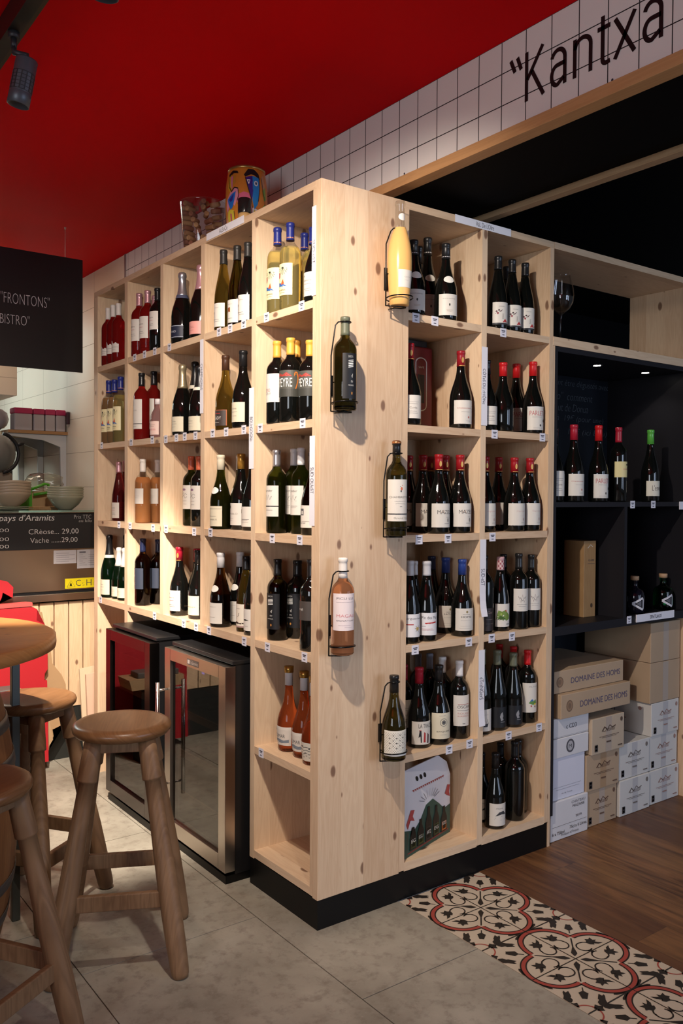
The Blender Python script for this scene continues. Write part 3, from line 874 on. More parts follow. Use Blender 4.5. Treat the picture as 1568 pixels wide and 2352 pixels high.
W_, CR, BK = 'd6d2c9', 'd3ccb4', '15161a'
def label_items(kind):
    """background colour and marks; s in -1..1, t in 0..1.  T text, R bar, E ellipse, P polygon, L line"""
    G = '8d8a86'
    fine = [('R', -.55, .35, .30, .315, G), ('R', -.4, .45, .22, .235, G)]
    K = {
        'print': (W_, [('T', 'Domaine', -.55, .35, .62, .70, '6b5f60'), ('R', -.45, .3, .5, .515, 'b56b6b'), ('E', -.5, .85, .06, .04, '444444')] + fine),
        'print2': (W_, [('T', 'CHATEAU', -.4, .3, .60, .65, '9a8f86'), ('R', -1, 1, .165, .185, '2a2a2a'), ('L', [(-.3, .78), (-.26, .86), (-.3, .92)], '555555'), ('R', -.3, .25, .09, .10, G)]),
        'printneat': (W_, [('R', -.6, .6, .70, .712, G), ('R', -.5, .5, .62, .632, G), ('T', 'Cuvée', -.3, .4, .42, .5, '8a8078')] + fine),
        'hill': (W_, [('R', -.9, .9, .42, .44, '55524e'), ('T', 'hh', -.6, -.25, .66, .80, '3a3a3a'), ('R', -.3, .5, .2, .215, G)]),
        'tree': ('d9cfae', [('R', -1, 1, .46, .475, '3c3526'), ('E', -.2, .62, .34, .07, '3c3526'), ('R', -.22, -.16, .46, .62, '3c3526'), ('T', 'JAVA', -.5, .2, .22, .30, '5a5142')]),
        'navy': ('20263a', [('R', -1, 1, .93, .97, 'aab0bd'), ('R', -1, 1, .03, .07, 'aab0bd'), ('T', 'BRAND', -.7, .3, .42, .58, 'c6cad2')]),
        'pink': ('d99a92', [('R', -.5, .3, .5, .52, 'a36460'), ('R', -.4, .2, .6, .62, 'a36460'), ('R', -.4, .2, .3, .32, 'a36460')]),
        'alsace': (W_, [('T', 'EEZ', -.75, -.45, .30, .62, '5b2634'), ('P', [(-.75, .60), (-.45, .66), (-.42, .60), (-.7, .5)], '5b2634'), ('R', -.3, .3, .80, .812, G)] + fine),
        'alsace2': (W_, [('P', [(-.5, .45), (-.42, .66), (.0, .68), (.02, .45), (-.2, .50)], '8a4a22'), ('R', -.4, .3, .80, .812, G), ('R', -.6, .3, .18, .2, G)]),
        'palm': ('e6dcae', [('P', [(-1, .30), (-.2, .28), (.55, .25), (.2, .33), (-.1, .38), (-.5, .40), (-1, .46)], '2f62a8'), ('P', [(-.25, .34), (.18, .35), (.05, .52)], 'd2592c'), ('E', -.62, .64, .26, .10, 'b23a4c')]
                 + [('L', [(-.02, .88), (-.02 + .55 * math.cos(a), .80 + .16 * math.sin(a))], '2d3328') for a in (-2.4, -2.0, -1.5, -1.1, -.6, -.2, .2, 2.9, 3.3)] + [('T', 'RIVIERA', -.55, .35, .14, .185, '4a4638'), ('R', -.35, .25, .08, .088, '8a8468')]),
        'pinkdots': ('e2c6bb', [('T', '***', -.6, .6, .30, .46, 'c33a4a'), ('R', -.5, .5, .72, .74, '8b6b60'), ('R', -.4, .4, .6, .62, '8b6b60')]),
        'cream': (CR, [('R', -.5, .3, .5, .52, '9c978a'), ('T', 'Champ', -.4, .2, .62, .72, '6d6a62'), ('R', -.3, .2, .3, .315, '9c978a')]),
        'darkred': ('3a302c', [('R', -1, 1, .955, .985, 'a1562c'), ('R', .9, 1, 0, 1, 'a1562c'), ('T', 'NGADY', -.9, .4, .38, .58, 'd8d4cc'), ('R', -.6, .3, .74, .78, 'a13030'), ('R', -.6, .2, .2, .22, 'c8c0b8')]),
        'peyrew': (W_, [('T', 'OENO', -.6, .1, .36, .48, '9a4a42'), ('T', 'GNY', -.5, .2, .26, .34, '7a7672')]),
        'peyre': ('4a4b45', [('T', 'PEYRE', -.78, .30, .38, .70, 'e8e6de'), ('T', '2', .42, .80, .16, .95, 'c9732c'), ('R', .42, .80, .03, .13, 'e8e6de'), ('P', [(-1, .78), (-.7, .90), (-.4, .82), (-.1, .92), (.25, .80), (.25, .76), (-.8, .76)], '9c3c34'), ('R', -1, 1, 0, .30, '3c3d38')]),
        'smallw': (W_, [('R', -.5, .5, .5, .515, 'b0a89c'), ('R', -.4, .4, .4, .41, 'b0a89c')]),
        'scribble': (W_, [('E', -.15, .82, .32, .05, '8d6f86'), ('L', [(-.6, .62), (-.3, .70), (-.1, .56), (.1, .66), (.35, .60)], '4a4a4a'), ('L', [(-.5, .50), (-.2, .58), (.1, .46), (.35, .52)], '4a4a4a'), ('R', -.4, .3, .34, .35, G), ('R', -.3, .3, .2, .21, G)]),
        'creamneck': (CR, [('R', -.95, .95, .86, .88, '8a867a'), ('T', 'CHABLIS', -.6, .5, .30, .37, '7a766a'), ('R', -.5, .4, .5, .512, '8a867a')]),
        'crest': (W_, [('E', -.55, .82, .12, .07, '3a3230'), ('T', 'PABLO', -.6, .5, .48, .55, '8a8078'), ('R', -.7, .0, .3, .31, G), ('R', -.7, -.1, .22, .23, G)]),
        'stamp': (W_, [('R', -.72, -.5, .66, .86, '6a6434'), ('R', -.5, .5, .35, .37, '6a6a6a')] + fine),
        'stamp2': (W_, [('R', -.75, -.1, .55, .85, '55555a'), ('R', -.68, -.5, .60, .80, W_), ('R', -.4, -.2, .6, .75, W_), ('R', -.8, .8, .28, .29, G), ('T', 'Carrel', -.8, .1, .18, .25, '55555a')]),
        'sketch': (W_, [('T', 'Londer', -.7, .4, .78, .86, '3a3a3a'), ('L', [(-.7, .5), (-.5, .66), (-.3, .5), (-.1, .68), (.1, .5), (.3, .64)], '444444'), ('L', [(-.6, .56), (.2, .60), (-.3, .46), (.3, .48)], '444444'), ('R', -.5, .4, .3, .31, G), ('R', -.5, .3, .25, .258, G)]),
        'sketchb': (W_, [('T', 'Londer', -.7, .4, .80, .88, '3a3a3a'), ('L', [(-.7, .54), (-.5, .70), (-.3, .54), (-.1, .70), (.1, .54), (.3, .66)], '444444'), ('R', -1, 1, .32, .345, '1a1a20'), ('R', -.5, .4, .2, .21, G)]),
        'slate': ('343b4a', [('T', 'LA', -.9, -.3, .58, .70, 'd6d6d6'), ('R', -.8, .0, .30, .31, '8b5a58'), ('R', -.8, -.1, .22, .23, '8b8b92')]),
        'creamtext': (CR, [('T', 'Bourgogne', -.6, .6, .38, .47, '7a6a52'), ('E', -.6, .7, .08, .05, '55503c')]),
        'printneck': (W_, [('R', -.5, .4, .8, .81, G), ('R', -.9, -.7, .45, .5, '2a2a2a'), ('R', -.6, .3, .3, .31, G)]),
        'bird': ('e3dccb', [('L', [(-.2, .45), (0, .52), (.05, .62), (-.1, .56)], '3a2a22'), ('P', [(-.9, .16), (-.4, .26), (.1, .18), (.7, .22), (.9, .14), (-.9, .12)], '2a1c18'), ('R', -.4, .2, .8, .81, G), ('R', -1, 1, 0, .07, 'a58a86')]),
        'bird2': (W_, [('P', [(-.7, .48), (-.2, .53), (.3, .48), (-.2, .45)], '1c1c1c'), ('R', -.3, .2, .2, .21, G)]),
        'stripes': (BK, [('T', 'BARON', -.3, .3, .90, .95, 'a8a8a4')] + [('P', [(-.3, .68 + i * .036), (.35, .70 + i * .036), (.35, .715 + i * .036), (-.3, .695 + i * .036)], 'e8e8e4') for i in range(5)]
                    + [('L', [(.1, .50), (.25, .55), (.2, .46), (.08, .5)], 'c8c8c4'), ('T', 'CRU', .02, .28, .36, .40, 'd8d8d4'), ('T', 'MONBAZIL', -.3, .4, .28, .31, 'c8c8c4'), ('E', .15, .12, .08, .035, 'b07a3a')]),
        'dark': ('4a4440', [('T', 'MÉ', -.6, .0, .5, .64, 'e0ddd6')]),
        'wave': ('cfc8bd', [('T', 'ZUMAR', -.75, .45, .42, .60, '1f1f26'), ('P', [(-.8, .30), (-.3, .36), (.3, .28), (.8, .34), (.8, .16), (.1, .12), (-.8, .18)], '77828c'), ('T', 'a', -.65, -.5, .78, .92, '33333a')]),
        'doodle': ('cfcabb', [('L', [(-.8, .2 + .18 * i), (-.5, .3 + .16 * i), (-.2, .2 + .18 * i), (.1, .3 + .16 * i), (.4, .2 + .18 * i), (.7, .28 + .16 * i)], '3a3a3a') for i in range(4)] + [('E', x, y, .06, .04, '3a3a3a') for x, y in ((-.6, .3), (0, .45), (.4, .7), (-.3, .8), (.6, .3))]),
        'domneck': (W_, [('T', 'DOMAINE', -.6, .55, .76, .81, '8a8884'), ('E', .0, .50, .07, .06, '33332e'), ('R', -.02, .02, .42, .5, '33332e'), ('R', -.3, .3, .24, .25, 'a88a6a'), ('R', -.25, .25, .19, .2, 'a88a6a')]),
        'flowerw': (W_, [('E', -.55, .58, .10, .05, '5a2a36'), ('E', -.3, .64, .09, .04, '3a2a30'), ('E', -.42, .50, .10, .05, '8a2a3a'), ('E', -.1, .60, .06, .03, '5a2a36'), ('L', [(-.7, .48), (-.2, .56), (.1, .66)], '3a3034'), ('R', -.3, .3, .80, .815, G), ('T', 'LAS', .05, .25, .25, .5, 'a8a4a0'), ('P', [(.1, .10), (.4, .26), (.7, .12), (.5, .10), (.42, .18), (.3, .10)], 'b23030'), ('R', -1, 1, 0, .07, '2a2a30')]),
        'redprint': (W_, [('T', 'Chateauneuf', -.7, .7, .64, .70, 'b56a66'), ('R', -.3, .5, .5, .51, G), ('E', .4, .28, .07, .05, 'b05a56'), ('R', .1, .6, .12, .13, G)]),
        'parlet': (W_, [('R', -1, 1, .96, 1, 'd6d6d6'), ('T', 'PARLET', -.75, .75, .62, .82, 'b24a52'), ('R', -.5, .5, .55, .56, '6a6a6a'), ('E', .35, .2, .09, .05, '4a4646'), ('R', .75, .95, .35, .45, '222222'), ('R', -.4, .5, .08, .09, G)]),
        'maz': (W_, [('T', 'MAZEL', -.45, .95, .56, .72, '3a3838'), ('L', [(-.1, .62), (.1, .72), (.2, .58)], 'b08a6a'), ('E', .6, .30, .09, .09, '8a8680'), ('R', .2, .8, .15, .165, G), ('R', .4, .8, .42, .43, G)]),
        'faint': (W_, [('T', 'Gigondas', -.2, .8, .60, .68, 'c8a8a2'), ('R', .2, .8, .45, .455, 'c8b8b0'), ('E', .6, .28, .08, .07, 'b89a94'), ('R', .3, .8, .12, .13, G)]),
        'daisy': ('dedee0', [('T', 'Marguerite', -.9, .9, .74, .86, '33333a'), ('R', -.9, .1, .53, .57, 'a83230'), ('E', .55, .36, .17, .08, 'd8b02c')] + [('L', [(.55, .36), (.55 + .35 * math.cos(a), .36 + .15 * math.sin(a))], '8a8a8a') for a in (0.3, 1.2, 2.2, 3.0, 4.0, 5.0)]),
        'pinot': ('dedee0', [('T', 'Pin des Mar', -.8, .9, .72, .86, '33333a'), ('P', [(-.5, .56), (.2, .58), (.7, .62), (.7, .54), (-.4, .50)], 'b23230'), ('R', -.8, -.4, .40, .41, '55555a'), ('R', -.8, .3, .28, .29, 'b26a66'), ('R', -.8, .5, .23, .24, 'b26a66')]),
        'homs': (W_, [('E', .1, .84, .1, .055, '8a7a4a'), ('R', -.3, .4, .71, .725, '6a6a6a'), ('T', 'HOMS', -.45, .55, .58, .66, '22222a'), ('R', -.5, .5, .46, .465, G), ('R', -.5, .5, .2, .205, G), ('R', -.6, .6, .1, .105, G)]),
        'brownl': ('2b211f', [('T', 'Ciel', .0, .6, .76, .86, '8a7a74'), ('R', -.2, .7, .5, .51, '8a7a74'), ('R', -.2, .7, .3, .31, '8a7a74')]),
        'garden': (W_, [('P', [(-.9, .28), (-.6, .72), (-.2, .66), (.2, .74), (.5, .6), (.8, .5), (.8, .34), (.3, .26)], '6e8a3c'), ('P', [(-.7, .30), (-.4, .50), (0, .42), (.3, .32)], '3f5e26'), ('E', .25, .70, .07, .05, 'b23a30'), ('E', -.3, .55, .1, .05, '98b05a'), ('R', .3, .8, .10, .13, '4a4a4a')]),
        'vee': (W_, [('L', [(-.45, .66), (-.2, .40), (.0, .74), (.2, .40), (.45, .66)], '5a2a3a'), ('L', [(-.3, .62), (.0, .46), (.3, .62)], '2a2a3a'), ('R', -.6, .6, .30, .31, G), ('R', -.4, .4, .22, .23, G)]),
        'trace': (W_, [('T', 'LA TRACE', -.35, 1.0, .72, .90, '17171b'), ('R', -.3, -.1, .60, .63, 'b23230'), ('P', [(-.35, .30), (-.25, .62), (-.1, .60), (-.05, .1), (-.15, .08), (-.2, .5)], '2a2a30'), ('P', [(.1, .1), (.15, .55), (.3, .5), (.3, .1)], 'a83230'), ('P', [(.45, .05), (.5, .5), (.7, .4), (.65, .05)], '5a4a4a')]),
        'exqu': (CR, [('E', .12, .64, .36, .16, '8a8a80'), ('E', .12, .64, .30, .135, CR), ('E', .12, .64, .20, .09, '6a6a66'), ('E', .12, .64, .07, .035, '2a2a2e'), ('R', -.3, .3, .90, .91, G), ('T', 'EXQUISE', -.5, .75, .26, .32, '5a564e'), ('R', -.2, .4, .16, .168, G)]),
        'oscar': (W_, [('R', -.5, 1, .70, .715, 'a8655f'), ('T', 'OSCAR', -.55, .95, .58, .67, '3a3a40'), ('R', -.55, .95, .50, .51, '3a3a40'), ('T', 'ROUGE', -.5, .8, .38, .44, 'cc9a94'), ('T', 'BORDEAUX', -.5, .8, .30, .35, 'cc9a94'), ('R', .0, .3, .07, .09, '4a4a4a')]),
        'smallsketch': (W_, [('L', [(-.2, .3), (.0, .5), (.1, .3), (.3, .55), (.4, .35)], '33333a'), ('P', [(-.2, .3), (.4, .36), (.3, .2), (-.1, .2)], '33333a'), ('R', -.2, .4, .75, .76, G)]),
        'blackstone': ('17191d', [('P', [(-.1, .60), (.0, .72), (.2, .80), (.3, .62), (.2, .52), (.35, .46), (.05, .42)], '8a8c90'), ('R', .0, .5, .36, .38, '8a8c90')]),
        'altos': (W_, [('T', 'ALTOS', -.3, .9, .86, .90, '8a8a86'), ('P', [(-.3, .32), (.0, .44), (.3, .38), (.6, .44), (.8, .30), (.2, .26)], '5e8a44'), ('P', [(-.2, .36), (.1, .46), (.3, .40)], '3a6ab0'), ('E', .5, .28, .16, .03, 'd8c030'), ('E', .0, .22, .08, .03, 'b23230'), ('E', .5, .2, .08, .03, '6a3a30')]),
        'boat': (W_, [('P', [(-.4, .44), (.0, .62), (.5, .66), (.9, .48), (.3, .52)], '3a3c40'), ('L', [(-1, .40), (-.4, .36), (.3, .42), (1, .38)], '55585c'), ('L', [(-.5, .30), (.2, .26), (.7, .30)], '8a8a8a'), ('T', 'Mistral', -.3, .4, .76, .82, '8a8a8a')]),
        'yellowl': ('d9cd94', [('T', 'Lalande', .0, 1, .46, .60, 'cc8a80'), ('R', .5, 1, .76, .84, '3a362c')]),
        'lenvie': ('d6d1bf', [('T', "L'envie", -.35, .95, .36, .72, '4a3230')]),
        'catc': (W_, [('T', 'CATCH', -.3, .6, .56, .62, '9a9a96'), ('R', -.3, .2, .4, .41, 'a8a8a4')]),
        'chamb': (W_, [('E', .25, .78, .10, .04, 'c86a4a'), ('E', .2, .72, .06, .025, '33332e'), ('E', .15, .83, .03, .012, '33332e'), ('E', .32, .86, .03, .012, 'c86a4a'), ('T', 'CHAMBRETTE', -.8, .95, .555, .60, '77746e'), ('R', -.35, .7, .48, .485, G), ('R', -.25, .65, .42, .425, G), ('R', .1, .3, .35, .36, G), ('R', -1, 1, .165, .185, '15151a'), ('T', 'Grand Vin', -.4, .9, .06, .10, '9a968e')]),
        'picu': ('e8dcdc', [('T', 'PICU LU', -.65, .75, .84, .90, '66606a'), ('R', -.7, .8, .765, .77, 'a89aa2'), ('T', 'MAGALI', -.65, .95, .36, .44, 'd6888c'), ('T', 'SIGNATURE', -.65, .85, .255, .285, '55505a'), ('R', -.5, .5, .14, .145, 'a89aa2'), ('R', .0, .6, .09, .095, 'a89aa2')]),
        'dots': ('e2dfd2', [('R', x, x + .055, y, y + .012, '3a3c34') for y in [.16 + .05 * j for j in range(16)] for x in [-.95 + .17 * i + (.085 if int(y * 20) % 2 else 0) for i in range(11)]] + [('E', x, y, .045, .018, '1e1f1c') for x, y in ((-.5, .72), (.0, .72), (.5, .72), (-.25, .62), (.25, .62), (-.5, .52), (.0, .52), (.5, .52), (-.25, .42), (.25, .42), (-.5, .32), (0, .32), (.5, .32), (.75, .82), (-.25, .82), (.25, .84))] + [('R', -1, 1, 0, .10, 'e9e8e2')]),
    }
    return K[kind]


def label_part(parent, prof, base, r_extra, z0, z1, cen, half, kind, name='label'):
    bg, items = label_items(kind)
    h = z1 - z0
    cx, cy, bz = base
    rf = lambda z: rad_at(prof, z) + r_extra
    def fn_at(e):
        def fn(s, t):
            a = math.radians(cen + s * half); z = z0 + t * h
            r = rf(z) + e
            return (cx + r * math.cos(a), cy + r * math.sin(a), bz + z)
        return fn
    mb = MB()
    n = 18
    f0, fi = fn_at(0.0005), fn_at(-0.0004)
    ntop = 6
    vs = []
    def top(s):
        if kind != 'hill': return 1.0
        return 0.70 + 0.30 * math.exp(-((s + .35) / .28) ** 2) + .12 * math.exp(-((s - .5) / .2) ** 2)
    m_ = 7
    for i in range(n + 1):
        s = -1 + 2 * i / n
        col = [top(s) * j / m_ for j in range(m_ + 1)]
        vs += [f0(s, q) for q in col] + [fi(s, q) for q in reversed(col)]
    F_ = []
    K = 2 * (m_ + 1)
    for i in range(n):
        for j in range(K): F_.append((K * i + j, K * (i + 1) + j, K * (i + 1) + (j + 1) % K, K * i + (j + 1) % K))
    F_ += [tuple(range(K)), tuple(K * n + j for j in reversed(range(K)))]
    base_m = pm(bg)
    mb.add(vs, F_, base_m, smooth=False)
    asp = h / (math.radians(half) * rf(z0 + h / 2))
    for k, it in enumerate(items):
        f = fn_at(0.0008 + 0.00008 * k if k < 12 else 0.0017)
        c = it[0]
        if c == 'T': text_on(mb, it[1], f, it[2], it[3], it[4], it[5], pm(it[6]), -0.005)
        elif c == 'R': rect_on(mb, f, it[1], it[2], it[3], it[4], pm(it[5]), max(1, int(abs(it[2] - it[1]) * 9)))
        elif c == 'E': ell_on(mb, f, it[1], it[2], it[3], it[4], pm(it[5]), 14, 3 if it[3] > .15 else 1)
        elif c == 'P': poly_on(mb, f, it[1], pm(it[2]), 3)
        elif c == 'L': line_on(mb, f, it[1], .022, pm(it[2]), asp)
    return mb.build(name, base_m, parent)


BODY = {}
def bottle(name, label, cat, x, y, z, h, shape, r, gl, cap, lab, cen=195, half=56, group=None, capz=None, fill=None):
    t = thing(name, label, cat, (x, y, z), group)
    prof = profile(shape, r, h)
    cz = capz if capz is not None else {'bdx': .80, 'bgd': .80, 'cha': .66, 'half': .64, 'rhn': .82, 'cur': .78, 'flk': .86}[shape]
    key = (shape, r, round(h, 3), gl, fill)
    if key in BODY:
        me = BODY[key]
        o = bpy.data.objects.new('glass_body', me); COL.objects.link(o); o.parent = t; ORG[o] = ORG[t]
    else:
        top = h * (cz + .01) if cap not in (None, 'copper') else h
        pts = [p for p in prof if p[1] < top] + [(rad_at(prof, top), top)]
        mats = None
        if fill:
            zf = fill * h
            pts = sorted(set(pts + [(rad_at(prof, zf), zf)]), key=lambda p: (p[1], -p[0]))
            mats = [GL[gl] if a[1] < zf - 1e-6 else GL['clear'] for a in pts[:-1]]
        # finer rings for a smooth shoulder
        fine = []
        for (r0, z0), (r1, z1) in zip(pts, pts[1:]): fine.append((r0, z0))
        fine.append(pts[-1])
        o = MB().lathe(fine, (x, y, z), 32, GL[gl], True, True, None, mats).build('glass_body', GL[gl], t)
        BODY[key] = o.data
    CH = 0.0006
    if cap:
        cm = CP[cap]
        zs = [cz * h] + [p[1] for p in prof if cz * h < p[1] < h] + [h]
        cp = [(rad_at(prof, q) + CH, q) for q in zs]
        cp.append((cp[-1][0] * .55, h + .0008))
        mb = MB().lathe(cp, (x, y, z), 24, cm)
        if cap in ('whitegold',):
            mb.lathe([(.36 * r + .0012, .93 * h), (.36 * r + .0015, h + .001), (.2 * r, h + .0016)], (x, y, z), 20, M('gold_top', (.55, .34, .08), .3, .8))
        if cap in ('redgold', 'redcrest', 'redfoil'):
            gm = M('gold_print', (.62, .36, .10), .4, .4)
            f = lambda s, tt: (x + (.37 * r + .0012) * math.cos(math.radians((215 if cen < 220 else 250) + s * 50)), y + (.37 * r + .0012) * math.sin(math.radians((215 if cen < 220 else 250) + s * 50)), z + h * (.82 + .12 * tt))
            ell_on(mb, f, 0, .5, .34, .30, gm); rect_on(mb, f, -1, 1, -.13, -.06, gm, 6)
        if cap in ('blue', 'blackc', 'blackw'):
            gm = M('cap_print_' + cap, {'blue': (.55, .22, .1), 'blackc': (.45, .35, .15), 'blackw': (.5, .5, .5)}[cap], .5)
            f = lambda s, tt: (x + (.375 * r + .0012) * math.cos(math.radians(233 + s * 80)), y + (.375 * r + .0012) * math.sin(math.radians(233 + s * 80)), z + h * (.82 + .12 * tt))
            for i in range(6): rect_on(mb, f, -.9 + .3 * i, -.72 + .3 * i, .0, .10, gm, 2)
        if cap == 'floral':
            gm = pm('8a2a38'); g2 = pm('d8c8c0')
            f = lambda s, tt: (x + (.39 * r + .0012) * math.cos(math.radians(250 + s * 70)), y + (.39 * r + .0012) * math.sin(math.radians(250 + s * 70)), z + h * (.83 + .13 * tt))
            for i in range(5):
                for j in range(4): ell_on(mb, f, -.8 + .4 * i, .12 + .24 * j, .13, .09, gm if (i + j) % 2 else g2, 8)
        if cap in ('blackcollar', 'silver') and shape in ('cha', 'half'):
            mb2 = MB()
            q0, q1 = {'cha': (.635, .68), 'half': (.62, .66)}.get(shape, (.63, .67))
            col = pm('e0dccc') if cap == 'blackcollar' else pm('4a5068')
            mb2.lathe([(rad_at(prof, h * q) + .0013, h * q) for q in (q0, (q0 + q1) / 2, q1)], (x, y, z), 24, col, cap=False)
            mb2.build('neck_band', col, t)
        mb.build('capsule', cm, t)
    if lab:
        kind, a, b = lab
        if kind == 'peyre': cen, half = 222, 76
        label_part(t, prof, (x, y, z), 0.0, a * h, b * h, cen, half, kind)
        if kind in ('creamneck', 'domneck', 'printneck'):
            col = pm('e9e6dc')
            zc = .52 * h
            mb = MB()
            f = lambda s, q: (x + (rad_at(prof, zc + q * .013) + .0009) * math.cos(math.radians(cen + s * 34)), y + (rad_at(prof, zc + q * .013) + .0009) * math.sin(math.radians(cen + s * 34)), z + zc + q * .013)
            ell_on(mb, f, 0, 0, 1, 1, col, 20, 4)
            mb.build('neck_label', col, t)
    return t


